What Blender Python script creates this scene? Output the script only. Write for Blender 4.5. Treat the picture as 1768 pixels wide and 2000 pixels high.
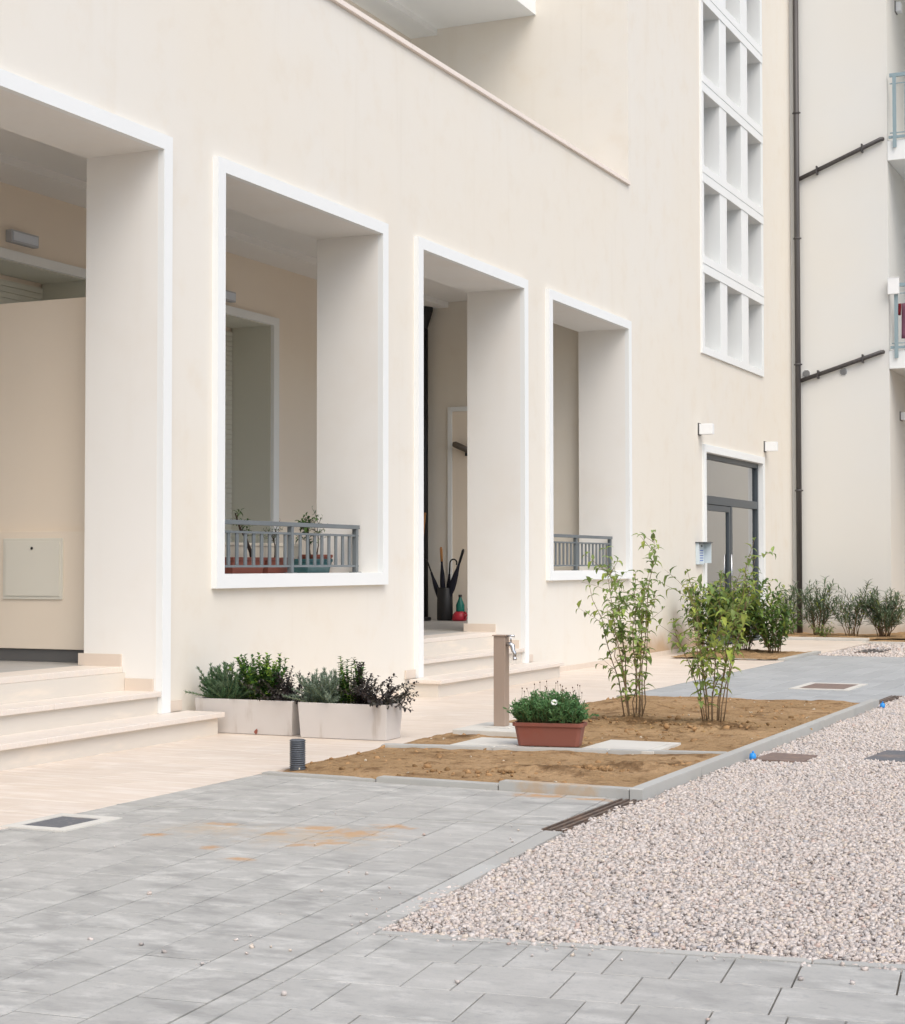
import bpy, bmesh, math, random
import numpy as np
from mathutils import Vector, Matrix
random.seed(7); rng = np.random.default_rng(7)
R = math.radians
S = bpy.context.scene
COL = S.collection
for o in list(bpy.data.objects): bpy.data.objects.remove(o, do_unlink=True)

# ------------------------------------------------------------------ camera, light, exposure
yaw, pitch, roll = R(24.6286), R(1.7653), R(-0.0491)
d = Vector((-math.sin(yaw)*math.cos(pitch), math.cos(yaw)*math.cos(pitch), math.sin(pitch)))
rr = Vector((math.cos(yaw), math.sin(yaw), 0)); uu = rr.cross(d)
r2 = rr*math.cos(roll)+uu*math.sin(roll); u2 = -rr*math.sin(roll)+uu*math.cos(roll)
cam = bpy.data.objects.new('camera', bpy.data.cameras.new('camera')); COL.objects.link(cam)
m = Matrix((r2, u2, -d)).transposed().to_4x4(); m.translation = (6.9, 0, 1.2); cam.matrix_world = m
cam.data.sensor_fit = 'HORIZONTAL'; cam.data.sensor_width = 36; cam.data.lens = 3338.29/1768*36
cam.data.clip_start = .05; cam.data.clip_end = 2000
S.camera = cam

SUN_EL, SUN_AZ = R(52), R(130)            # direction towards the sun; azimuth clockwise from +Y
W = bpy.data.worlds.new('World'); S.world = W; W.use_nodes = True
nt = W.node_tree; bg = nt.nodes['Background']
sky = nt.nodes.new('ShaderNodeTexSky'); sky.sky_type = 'NISHITA'; sky.sun_disc = False
sky.sun_elevation = SUN_EL; sky.sun_rotation = SUN_AZ; sky.air_density = 1.0; sky.dust_density = 3.2; sky.ozone_density = 1.0
nt.links.new(sky.outputs[0], bg.inputs[0]); bg.inputs[1].default_value = .15
sl = bpy.data.lights.new('sun', 'SUN'); sl.energy = 1.15; sl.angle = R(55); sl.color = (1, .993, .91)
so = bpy.data.objects.new('sun', sl); COL.objects.link(so); so.location = (20, -10, 30)
tosun = Vector((math.sin(SUN_AZ)*math.cos(SUN_EL), math.cos(SUN_AZ)*math.cos(SUN_EL), math.sin(SUN_EL)))
so.rotation_euler = tosun.to_track_quat('Z', 'Y').to_euler()
S.view_settings.view_transform = 'Standard'; S.view_settings.look = 'None'
S.view_settings.gamma = 1; S.view_settings.use_curve_mapping = False
S.view_settings.exposure = 0.47
try:
    S.cycles.max_bounces = 12; S.cycles.diffuse_bounces = 9; S.cycles.transparent_max_bounces = 16
except Exception: pass

# ------------------------------------------------------------------ materials
def mat(name, col, rough=.8, spec=.3, metal=0, noise=None, bump=None, island=0, obj_rand=0, rough_var=0, transl=0):
    """noise: list of (scale xyz, detail, other colour, lo, hi, amount); bump: list of (scale, strength, dist)"""
    M = bpy.data.materials.new(name); M.use_nodes = True
    N = M.node_tree.nodes; L = M.node_tree.links; b = N['Principled BSDF']
    b.inputs['Roughness'].default_value = rough; b.inputs['Specular IOR Level'].default_value = spec; b.inputs['Metallic'].default_value = metal
    geo = N.new('ShaderNodeNewGeometry')
    c = N.new('ShaderNodeRGB'); c.outputs[0].default_value = (*col, 1); cur = c.outputs[0]
    for (sc, det, oc, lo, hi, am) in (noise or []):
        mp = N.new('ShaderNodeVectorMath'); mp.operation = 'MULTIPLY'; mp.inputs[1].default_value = sc if isinstance(sc, tuple) else (sc,)*3
        L.new(geo.outputs['Position'], mp.inputs[0])
        n = N.new('ShaderNodeTexNoise'); n.inputs['Scale'].default_value = 1; n.inputs['Detail'].default_value = det; n.inputs['Roughness'].default_value = .6
        L.new(mp.outputs[0], n.inputs['Vector'])
        mr = N.new('ShaderNodeMapRange'); mr.interpolation_type = 'SMOOTHSTEP'
        mr.inputs['From Min'].default_value = lo; mr.inputs['From Max'].default_value = hi; mr.inputs['To Max'].default_value = am
        L.new(n.outputs['Fac'], mr.inputs['Value'])
        mx = N.new('ShaderNodeMix'); mx.data_type = 'RGBA'; L.new(mr.outputs[0], mx.inputs[0]); L.new(cur, mx.inputs[6]); mx.inputs[7].default_value = (*oc, 1)
        cur = mx.outputs[2]
    def vary(src, amt):
        nonlocal cur
        mr = N.new('ShaderNodeMapRange'); mr.inputs['To Min'].default_value = 1-amt; mr.inputs['To Max'].default_value = 1+amt
        L.new(src, mr.inputs['Value']); h = N.new('ShaderNodeHueSaturation'); L.new(mr.outputs[0], h.inputs['Value']); L.new(cur, h.inputs['Color']); cur = h.outputs[0]
    if island: vary(geo.outputs['Random Per Island'], island)
    if obj_rand:
        oi = N.new('ShaderNodeObjectInfo'); vary(oi.outputs['Random'], obj_rand)
    L.new(cur, b.inputs['Base Color'])
    prev = None
    for (sc, st, di) in (bump or []):
        mp = N.new('ShaderNodeVectorMath'); mp.operation = 'MULTIPLY'; mp.inputs[1].default_value = sc if isinstance(sc, tuple) else (sc,)*3
        L.new(geo.outputs['Position'], mp.inputs[0])
        n = N.new('ShaderNodeTexNoise'); n.inputs['Scale'].default_value = 1; n.inputs['Detail'].default_value = 4; L.new(mp.outputs[0], n.inputs['Vector'])
        bp = N.new('ShaderNodeBump'); bp.inputs['Strength'].default_value = st; bp.inputs['Distance'].default_value = di
        L.new(n.outputs['Fac'], bp.inputs['Height'])
        if prev: L.new(prev, bp.inputs['Normal'])
        prev = bp.outputs[0]
    if prev: L.new(prev, b.inputs['Normal'])
    if transl:
        t = N.new('ShaderNodeBsdfTranslucent'); L.new(cur, t.inputs[0]); ms = N.new('ShaderNodeMixShader'); ms.inputs[0].default_value = transl
        L.new(b.outputs[0], ms.inputs[1]); L.new(t.outputs[0], ms.inputs[2]); L.new(ms.outputs[0], N['Material Output'].inputs[0])
    M['_cur'] = 0
    M.node_tree['cur'] = 0
    return M
def base_socket(M):
    b = M.node_tree.nodes['Principled BSDF']; return b.inputs['Base Color'].links[0].from_socket, b
def add_stains(M, spots, colour, amount, soft=.55):
    """soil stains lying at fixed places on the ground: spots = (x, y, rx, ry)"""
    N = M.node_tree.nodes; L = M.node_tree.links; cur, b = base_socket(M)
    geo = N.new('ShaderNodeNewGeometry')
    nz = N.new('ShaderNodeTexNoise'); nz.inputs['Scale'].default_value = 14; nz.inputs['Detail'].default_value = 5; L.new(geo.outputs['Position'], nz.inputs['Vector'])
    acc = None
    for (x, y, rx, ry) in spots:
        s = N.new('ShaderNodeVectorMath'); s.operation = 'SUBTRACT'; L.new(geo.outputs['Position'], s.inputs[0]); s.inputs[1].default_value = (x, y, 0)
        k = N.new('ShaderNodeVectorMath'); k.operation = 'MULTIPLY'; L.new(s.outputs[0], k.inputs[0]); k.inputs[1].default_value = (1/rx, 1/ry, 0)
        l = N.new('ShaderNodeVectorMath'); l.operation = 'LENGTH'; L.new(k.outputs[0], l.inputs[0])
        a = N.new('ShaderNodeMath'); a.operation = 'SUBTRACT'; a.inputs[0].default_value = 1.0; L.new(l.outputs['Value'], a.inputs[1])
        if acc is None: acc = a.outputs[0]
        else:
            q = N.new('ShaderNodeMath'); q.operation = 'MAXIMUM'; L.new(acc, q.inputs[0]); L.new(a.outputs[0], q.inputs[1]); acc = q.outputs[0]
    w = N.new('ShaderNodeMath'); w.operation = 'MULTIPLY_ADD'; L.new(nz.outputs['Fac'], w.inputs[0]); w.inputs[1].default_value = 2.2; w.inputs[2].default_value = -1.15
    ad = N.new('ShaderNodeMath'); ad.operation = 'ADD'; L.new(acc, ad.inputs[0]); L.new(w.outputs[0], ad.inputs[1])
    mr = N.new('ShaderNodeMapRange'); mr.interpolation_type = 'SMOOTHSTEP'; mr.inputs['From Min'].default_value = 0; mr.inputs['From Max'].default_value = soft; mr.inputs['To Max'].default_value = amount
    L.new(ad.outputs[0], mr.inputs['Value'])
    mx = N.new('ShaderNodeMix'); mx.data_type = 'RGBA'; L.new(mr.outputs[0], mx.inputs[0]); L.new(cur, mx.inputs[6]); mx.inputs[7].default_value = (*colour, 1)
    L.new(mx.outputs[2], b.inputs['Base Color'])
def add_splash(M, ymin, ymax, top, colour, amount):
    """dried mud splashed on the foot of a wall, ragged upper edge"""
    N = M.node_tree.nodes; L = M.node_tree.links; cur, b = base_socket(M)
    geo = N.new('ShaderNodeNewGeometry'); sx = N.new('ShaderNodeSeparateXYZ'); L.new(geo.outputs['Position'], sx.inputs[0])
    nz = N.new('ShaderNodeTexNoise'); nz.inputs['Scale'].default_value = 1.6; nz.inputs['Detail'].default_value = 6; L.new(geo.outputs['Position'], nz.inputs['Vector'])
    hgt = N.new('ShaderNodeMath'); hgt.operation = 'MULTIPLY'; L.new(nz.outputs['Fac'], hgt.inputs[0]); hgt.inputs[1].default_value = top*2
    dz = N.new('ShaderNodeMath'); dz.operation = 'SUBTRACT'; L.new(hgt.outputs[0], dz.inputs[0]); L.new(sx.outputs['Z'], dz.inputs[1])
    m1 = N.new('ShaderNodeMapRange'); m1.interpolation_type = 'SMOOTHSTEP'; m1.inputs['From Min'].default_value = -.06; m1.inputs['From Max'].default_value = top; m1.inputs['To Max'].default_value = amount; L.new(dz.outputs[0], m1.inputs['Value'])
    m2 = N.new('ShaderNodeMapRange'); m2.interpolation_type = 'SMOOTHSTEP'; m2.inputs['From Min'].default_value = ymin; m2.inputs['From Max'].default_value = ymin+1.1; L.new(sx.outputs['Y'], m2.inputs['Value'])
    m3 = N.new('ShaderNodeMapRange'); m3.interpolation_type = 'SMOOTHSTEP'; m3.inputs['From Min'].default_value = ymax; m3.inputs['From Max'].default_value = ymax-1; L.new(sx.outputs['Y'], m3.inputs['Value'])
    p = N.new('ShaderNodeMath'); p.operation = 'MULTIPLY'; L.new(m1.outputs[0], p.inputs[0]); L.new(m2.outputs[0], p.inputs[1])
    p2 = N.new('ShaderNodeMath'); p2.operation = 'MULTIPLY'; L.new(p.outputs[0], p2.inputs[0]); L.new(m3.outputs[0], p2.inputs[1])
    mx = N.new('ShaderNodeMix'); mx.data_type = 'RGBA'; L.new(p2.outputs[0], mx.inputs[0]); L.new(cur, mx.inputs[6]); mx.inputs[7].default_value = (*colour, 1)
    L.new(mx.outputs[2], b.inputs['Base Color'])

STUCCO = mat('cream_stucco', (.73, .687, .607), .92, .15, noise=[(.35, 3, (.725, .70, .645), .35, .7, .8), (3.0, 5, (.695, .635, .54), .48, .75, .5), ((5, 5, .30), 4, (.665, .615, .53), .54, .78, .3)], bump=[(260, .16, .003), (6, .06, .02)])
add_splash(STUCCO, 19.4, 25.5, .50, (.45, .31, .19), .9)
STUCCO_IN = mat('porch_stucco', (.79, .70, .585), .92, .15, noise=[(.5, 3, (.81, .735, .63), .35, .7, .7)], bump=[(260, .10, .002)])
WING = mat('wing_stucco', (.675, .66, .615), .92, .15, noise=[(.3, 3, (.66, .665, .65), .35, .7, .8)], bump=[(220, .10, .002)])
add_splash(WING, 27.5, 40, .22, (.45, .33, .22), .6)
WHITE = mat('white_paint', (.775, .795, .79), .75, .25, noise=[(1.1, 4, (.745, .76, .75), .45, .75, .6)], bump=[(150, .06, .002)])
LINING = mat('bounce_warmed_white', (.775, .765, .735), .8, .2, noise=[(1.3, 4, (.745, .715, .665), .45, .75, .6), ((4, 4, .5), 5, (.72, .69, .64), .55, .8, .35)], bump=[(200, .1, .002)])  # white trim paint, tinted warm to imitate bounce light inside the reveals
CEIL = mat('ceiling_paint', (.82, .81, .79), .9, .15, noise=[(.6, 2, (.79, .78, .76), .4, .7, .5)])
MARBLE = mat('travertine_step', (.69, .625, .56), .45, .4, noise=[((1.5, 14, 14), 6, (.74, .64, .54), .45, .75, .6), (60, 3, (.86, .79, .72), .5, .8, .5)], bump=[(40, .06, .002)])
RISER = mat('travertine_riser', (.64, .595, .53), .5, .35, noise=[((2, 2, 10), 5, (.78, .69, .58), .5, .75, .6), (30, 3, (.70, .60, .49), .68, .8, .5)], bump=[(40, .05, .002)])
SLAB = mat('travertine_floor', (.64, .55, .465), .5, .35, noise=[((2.2, 16, 5), 6, (.72, .65, .58), .44, .64, .9), ((3.5, 40, 5), 5, (.55, .45, .36), .52, .70, .6), ((.5, .5, .5), 3, (.63, .53, .435), .45, .75, .5)], bump=[(50, .06, .002)], obj_rand=.035)
COPING = mat('coping_stone', (.80, .72, .65), .6, .3, noise=[(8, 4, (.72, .63, .55), .5, .8, .5)])
DARKFLOOR = mat('grey_porch_tile', (.38, .375, .365), .45, .4, noise=[(4, 5, (.44, .435, .425), .4, .7, .7)])
SKIRT = mat('pink_skirting_stone', (.66, .57, .485), .5, .35, noise=[((3, 12, 6), 5, (.72, .635, .55), .4, .75, .7)])
PAVER = mat('grey_paver', (.40, .392, .365), .75, .3, noise=[((3.2, 6.5, 5), 9, (.285, .28, .262), .46, .66, .8), ((5, 9, 8), 9, (.52, .51, .475), .46, .68, .9), (.7, 4, (.43, .415, .385), .4, .7, .6), ((11, 24, 20), 8, (.25, .245, .235), .56, .74, .55), (28, 5, (.30, .30, .295), .52, .72, .45), (90, 3, (.34, .34, .33), .5, .7, .4)], bump=[((10, 30, 20), .14, .006), (150, .2, .004)], obj_rand=.055)
add_stains(PAVER, [(3.08, 6.86, .16, .10), (2.99, 6.66, .10, .07), (3.31, 6.53, .13, .10), (2.93, 6.21, .08, .07), (3.18, 6.01, .08, .07), (2.52, 6.41, .08, .08), (2.61, 6.78, .12, .08), (3.36, 7.05, .14, .10), (3.24, 6.43, .10, .08), (3.28, 6.80, .22, .16), (3.6, 8.30, .22, .10), (3.9, 8.28, .16, .07)], (.46, .255, .105), .78, .9)
add_stains(PAVER, [(3.15, 6.65, .55, .42), (2.65, 6.65, .35, .28)], (.50, .37, .23), .5, 1.3)
PAVER_FAR = mat('blue_grey_paver', (.36, .37, .37), .75, .3, noise=[((2.5, 8, 8), 6, (.29, .297, .30), .5, .75, .6), ((2.5, 8, 8), 6, (.42, .43, .425), .48, .78, .6)], bump=[((10, 30, 20), .12, .006)], obj_rand=.07)
JOINT = mat('joint_sand', (.17, .15, .125), .95, .1, noise=[(40, 4, (.19, .155, .12), .45, .7, .8)])
CONC = mat('concrete_kerb', (.42, .41, .38), .85, .2, noise=[(5, 5, (.33, .325, .30), .5, .8, .6), (.9, 3, (.45, .455, .44), .4, .7, .6), (140, 3, (.40, .39, .37), .5, .7, .35)], bump=[(120, .2, .003)], obj_rand=.06)
add_stains(CONC, [(3.55, 8.43, .22, .12), (3.75, 8.41, .25, .08)], (.46, .31, .17), .6, .8)
COVER = mat('pale_concrete', (.60, .58, .53), .85, .2, noise=[(4, 5, (.50, .47, .42), .45, .75, .7), (100, 3, (.52, .50, .46), .5, .7, .4)], bump=[(120, .2, .003)])
SOIL = mat('brown_soil', (.33, .215, .112), .97, .05, noise=[(1.6, 6, (.42, .28, .155), .40, .66, .9), (5, 7, (.15, .085, .042), .50, .70, .85), (22, 6, (.14, .08, .04), .54, .70, .7), (60, 4, (.38, .26, .16), .5, .75, .5)], bump=[(30, .8, .03), (140, .7, .008)])
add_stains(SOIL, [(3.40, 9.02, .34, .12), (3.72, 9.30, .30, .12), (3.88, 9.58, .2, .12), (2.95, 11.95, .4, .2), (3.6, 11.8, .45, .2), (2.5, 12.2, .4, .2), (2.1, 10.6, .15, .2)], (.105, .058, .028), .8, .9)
CLOD = mat('soil_clod', (.29, .175, .085), .97, .05, noise=[(6, 5, (.32, .20, .105), .4, .7, .8)], island=.35, bump=[(120, .5, .006)])
CHIP = mat('pale_chips', (.48, .41, .32), .9, .1, island=.3)
POTSOIL = mat('potting_soil', (.06, .045, .035), .95, .05, noise=[(60, 4, (.12, .09, .065), .5, .7, .7)], bump=[(90, .6, .01)])
GROUND = mat('gravel_bed', (.44, .395, .36), .95, .1, noise=[(70, 4, (.50, .46, .43), .45, .65, .8), (35, 3, (.30, .27, .25), .55, .7, .7), (1.2, 3, (.42, .37, .32), .4, .7, .5)], bump=[(70, .8, .02)])
def stone_mat():
    M = mat('gravel_stones', (.5, .46, .43), .85, .25); N = M.node_tree.nodes; L = M.node_tree.links; b = N['Principled BSDF']
    g = N.new('ShaderNodeNewGeometry'); cr = N.new('ShaderNodeValToRGB'); cr.color_ramp.interpolation = 'CONSTANT'
    cols = [(0, (0.568, 0.497, 0.451)), (.16, (0.522, 0.472, 0.438)), (.3, (0.614, 0.550, 0.505)), (.46, (0.544, 0.466, 0.415)), (.6, (0.462, 0.420, 0.390)), (.70, (0.591, 0.511, 0.429)), (.80, (0.568, 0.520, 0.488)), (.90, (0.393, 0.356, 0.334)), (.945, (0.510, 0.397, 0.345)), (.97, (0.410, 0.394, 0.398)), (.985, (0.650, 0.594, 0.552))]
    el = cr.color_ramp.elements
    el[0].position = 0; el[0].color = (*cols[0][1], 1); el[1].position = cols[1][0]; el[1].color = (*cols[1][1], 1)
    for p, c in cols[2:]: e = el.new(p); e.color = (*c, 1)
    L.new(g.outputs['Random Per Island'], cr.inputs[0]); L.new(cr.outputs[0], b.inputs['Base Color']); return M
STONES = stone_mat()
METAL_DK = mat('dark_pipe_metal', (.055, .05, .05), .45, .5, noise=[((20, 20, 1), 3, (.085, .078, .075), .4, .7, .8)])
RAIL = mat('grey_rail_paint', (.14, .16, .17), .5, .4, noise=[(3, 3, (.17, .19, .20), .4, .7, .6)])
RAIL_TEAL = mat('blue_grey_rail_paint', (.25, .33, .36), .5, .4)
ANTH = mat('anthracite_aluminium', (.055, .068, .08), .4, .5)
BLACK = mat('black_plastic', (.012, .012, .013), .5, .4, bump=[(90, .1, .002)])
DKCLOTH = mat('dark_umbrella_cloth', (.014, .014, .022), .8, .2, bump=[((50, 50, 6), .4, .01)])
WOOD = mat('orange_wood', (.42, .20, .07), .55, .3, noise=[((40, 40, 3), 4, (.30, .13, .045), .4, .7, .8)])
TAUPE = mat('taupe_column_paint', (.335, .255, .20), .5, .35, noise=[(2, 3, (.36, .28, .225), .4, .7, .5)])
CHROME = mat('tap_metal', (.55, .56, .58), .3, .5, metal=1)
TERRA = mat('terracotta_plastic', (.24, .085, .06), .55, .35, noise=[(6, 4, (.25, .07, .045), .45, .7, .6)])
TERRA2 = mat('red_pot', (.22, .07, .048), .6, .3)
TEAL = mat('teal_glaze', (.03, .11, .12), .3, .5)
CREAMPOT = mat('cream_pot', (.62, .56, .46), .7, .3)
PLANTER = mat('taupe_white_planter', (.58, .545, .515), .7, .3, noise=[(1.8, 5, (.52, .465, .42), .5, .8, .6), ((9, 9, 2), 4, (.36, .30, .24), .55, .78, .6)])
CORR = mat('corrugated_pipe', (.075, .085, .10), .5, .4, noise=[(25, 3, (.12, .13, .145), .5, .7, .6)])
BLUE = mat('blue_plastic', (.02, .27, .72), .4, .5)
RUST = mat('rusty_steel', (.20, .145, .12), .7, .4, noise=[(14, 5, (.29, .20, .15), .45, .7, .8), (60, 3, (.12, .10, .10), .5, .7, .6)], bump=[(60, .2, .004)])
DRAIN = mat('drain_slot_metal', (.10, .075, .06), .6, .4, noise=[(9, 4, (.20, .13, .09), .4, .7, .8)])
STONEPLATE = mat('grey_speckled_plate', (.13, .135, .145), .8, .3, noise=[(35, 4, (.27, .25, .235), .52, .72, .7), (3, 3, (.30, .22, .17), .5, .75, .5)], bump=[(60, .4, .006)])
SHUTTER = mat('pale_green_shutter', (.62, .62, .55), .7, .3)
LAMPW = mat('white_lamp_metal', (.80, .81, .81), .5, .4)
BOXP = mat('ivory_panel', (.70, .68, .60), .6, .3)
PAPER = mat('pale_blue_panel', (.60, .68, .72), .4, .4)
INK = mat('blue_print', (.10, .18, .50), .6, .2)
PURPLE_CLOTH = mat('plum_cloth', (.22, .10, .14), .9, .1); RED_CLOTH = mat('red_cloth', (.20, .025, .03), .9, .1); NAVY_CLOTH = mat('dark_cloth', (.02, .02, .03), .9, .1)
BOTTLE = mat('green_bottle', (.01, .16, .12), .25, .5); REDP = mat('red_plastic', (.40, .02, .04), .4, .4); BLUEP = mat('dark_blue_plastic', (.02, .06, .16), .4, .4)
BARK = mat('shrub_stem', (.20, .135, .085), .9, .1, noise=[(40, 3, (.28, .22, .13), .4, .7, .7)])
BARK_G = mat('green_stem', (.16, .17, .07), .85, .1); BARK_D = mat('dark_stem', (.07, .05, .04), .9, .1)
def leaf(n, c, o, tr=.3, isl=.35): return mat(n, c, .55, .35, noise=[(9, 3, o, .4, .65, .9)], island=isl, transl=tr)
L_PRIVET = leaf('privet_leaf', (.31, .41, .13), (.19, .29, .09), .45); L_YEL = leaf('young_leaf', (.38, .44, .09), (.27, .37, .08), .4)
L_BUSH = leaf('laurel_leaf', (.085, .16, .045), (.17, .25, .05)); L_OLE = leaf('oleander_leaf', (.16, .215, .125), (.085, .135, .08))
L_ROSE = leaf('rosemary_leaf', (.06, .125, .055), (.13, .20, .115)); L_LAV = leaf('lavender_leaf', (.20, .255, .19), (.12, .175, .12))
L_EUO = leaf('bright_green_leaf', (.10, .22, .035), (.27, .40, .06)); L_EUOD = leaf('deep_green_leaf', (.03, .085, .02), (.065, .15, .03))
L_PUR = leaf('purple_leaf', (.035, .028, .03), (.06, .06, .045), .15); L_DAI = leaf('daisy_leaf', (.08, .19, .065), (.14, .27, .10)); L_BON = leaf('bonsai_leaf', (.05, .10, .03), (.09, .16, .04))
PETAL = mat('white_petal', (.85, .85, .82), .6, .2); YELLOW = mat('yellow_disc', (.65, .40, .03), .8, .1)
def glass_mat(name, tint, refl=1.0):
    M = bpy.data.materials.new(name); M.use_nodes = True; N = M.node_tree.nodes; L = M.node_tree.links; N.remove(N['Principled BSDF'])
    t = N.new('ShaderNodeBsdfTransparent'); t.inputs[0].default_value = (*tint, 1); g = N.new('ShaderNodeBsdfGlossy'); g.inputs['Roughness'].default_value = .02
    f = N.new('ShaderNodeFresnel'); f.inputs[0].default_value = 1.5
    k = N.new('ShaderNodeMath'); k.operation = 'MULTIPLY'; k.inputs[1].default_value = refl; L.new(f.outputs[0], k.inputs[0])
    ms = N.new('ShaderNodeMixShader'); L.new(k.outputs[0], ms.inputs[0]); L.new(t.outputs[0], ms.inputs[1]); L.new(g.outputs[0], ms.inputs[2]); L.new(ms.outputs[0], N['Material Output'].inputs[0]); return M
GLASS = glass_mat('door_glass', (.92, .95, .94), 2.6); GLASS_D = glass_mat('dark_window_glass', (.25, .27, .28))

# ------------------------------------------------------------------ mesh helpers
class MB:
    def __init__(s): s.v = []; s.f = []; s.sm = []
    def add(s, vs, fs, smooth=False):
        n = len(s.v); s.v += [tuple(p) for p in vs]; s.f += [tuple(i+n for i in f) for f in fs]; s.sm += [smooth]*len(fs); return s
    def box(s, x0, x1, y0, y1, z0, z1):
        return s.add([(x0,y0,z0),(x1,y0,z0),(x1,y1,z0),(x0,y1,z0),(x0,y0,z1),(x1,y0,z1),(x1,y1,z1),(x0,y1,z1)],
                     [(0,3,2,1),(4,5,6,7),(0,1,5,4),(1,2,6,5),(2,3,7,6),(3,0,4,7)])
    def prism(s, poly, z0, z1, ch=0):
        """vertical prism over a convex ccw polygon, top edge chamfered by ch"""
        n = len(poly); c = Vector((sum(p[0] for p in poly)/n, sum(p[1] for p in poly)/n))
        if ch:
            tp = []
            for p in poly:
                q = Vector(p[:2]); v = c-q; L = max(v.length, 1e-6); tp.append(q+v/L*min(ch*1.4, L*.4))
            vs = [(p[0], p[1], z0) for p in poly]+[(p[0], p[1], z1-ch) for p in poly]+[(p.x, p.y, z1) for p in tp]; k = 3
        else: vs = [(p[0], p[1], z0) for p in poly]+[(p[0], p[1], z1) for p in poly]; k = 2
        fs = [tuple(reversed(range(n))), tuple(range((k-1)*n, k*n))]
        for j in range(k-1):
            for i in range(n): fs.append((j*n+i, j*n+(i+1) % n, (j+1)*n+(i+1) % n, (j+1)*n+i))
        return s.add(vs, fs)
    def tube(s, pts, rad, n=8, caps=True, smooth=True):
        pts = [Vector(p) for p in pts]; rads = rad if isinstance(rad, (list, tuple)) else [rad]*len(pts)
        vs = []; a = None
        for i, p in enumerate(pts):
            t = (pts[min(i+1, len(pts)-1)]-pts[max(i-1, 0)]); t = t.normalized() if t.length > 1e-9 else Vector((0, 0, 1))
            if a is None: a = t.orthogonal().normalized()
            else:
                a = a-t*a.dot(t); a = a.normalized() if a.length > 1e-6 else t.orthogonal().normalized()
            b = t.cross(a)
            for k in range(n): th = 2*math.pi*k/n; vs.append(p+(a*math.cos(th)+b*math.sin(th))*rads[i])
        fs = []
        for i in range(len(pts)-1):
            for k in range(n): fs.append((i*n+k, i*n+(k+1) % n, (i+1)*n+(k+1) % n, (i+1)*n+k))
        s.add(vs, fs, smooth)
        if caps:
            m0 = len(s.v)-len(vs); s.f.append(tuple(m0+k for k in reversed(range(n)))); s.f.append(tuple(m0+(len(pts)-1)*n+k for k in range(n))); s.sm += [False, False]
        return s
    def lathe(s, prof, n=24, c=(0, 0), smooth=True):
        vs = []; fs = []
        for (r, z) in prof:
            for k in range(n): th = 2*math.pi*k/n; vs.append((c[0]+r*math.cos(th), c[1]+r*math.sin(th), z))
        for i in range(len(prof)-1):
            for k in range(n): fs.append((i*n+k, i*n+(k+1) % n, (i+1)*n+(k+1) % n, (i+1)*n+k))
        return s.add(vs, fs, smooth)
    def leaf(s, p, dr, up, ln, wd, droop=.3, fold=.25):
        """a pointed leaf, folded along its midrib and bending down"""
        dr = dr.normalized(); sd = dr.cross(up); sd = sd.normalized() if sd.length > 1e-5 else dr.orthogonal().normalized(); nm = sd.cross(dr)
        a = p; b = p+dr*ln*.38+nm*ln*.06; c = p+dr*ln*.72+nm*(-ln*droop*.30); t = p+dr*ln*.97+nm*(-ln*droop)
        w = wd/2; f = nm*(w*fold*2)
        s.add([a, b, c, t, b+sd*w+f, c+sd*w*.72+f*.7, b-sd*w+f, c-sd*w*.72+f*.7],
              [(0, 4, 1), (1, 4, 5, 2), (2, 5, 3), (0, 1, 6), (1, 2, 7, 6), (2, 3, 7)], True)
    def needle(s, p, dr, ln, wd):
        sd = dr.orthogonal().normalized()*wd/2; s.add([p-sd, p+sd, p+dr*ln], [(0, 1, 2)])
    def build(s, name, material, parent=None, org=None, bevel=0):
        """links the collected shapes as ONE mesh object; org = world origin the vertices are taken relative to"""
        if org is None: org = ORG.get(parent.name, (0, 0, 0)) if parent is not None else (0, 0, 0)
        me = bpy.data.meshes.new(name); vs = np.array(s.v, dtype=float)-np.array(org, dtype=float)
        me.from_pydata([tuple(p) for p in vs], [], s.f)
        me.polygons.foreach_set('use_smooth', s.sm)
        if material: me.materials.append(material)
        if bevel:
            bm = bmesh.new(); bm.from_mesh(me); bmesh.ops.remove_doubles(bm, verts=bm.verts, dist=1e-5)
            bmesh.ops.bevel(bm, geom=[e for e in bm.edges if len(e.link_faces) == 2 and e.calc_face_angle(0) > .4], offset=bevel, segments=2, affect='EDGES', profile=.6); bm.to_mesh(me); bm.free()
        me.update()
        o = bpy.data.objects.new(name, me); COL.objects.link(o)
        if parent is not None: o.parent = parent
        else: o.location = org
        ORG[o.name] = tuple(org)
        return o
ORG = {}
def tag(o, label=None, cat=None, group=None, kind=None):
    if label: o['label'] = label
    if cat: o['category'] = cat
    if group: o['group'] = group
    if kind: o['kind'] = kind
    return o
def thing(name, label, cat, loc=(0, 0, 0), group=None):
    o = bpy.data.objects.new(name, None); COL.objects.link(o); o.location = loc; o.empty_display_size = .1
    ORG[o.name] = tuple(loc); return tag(o, label, cat, group)
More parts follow.
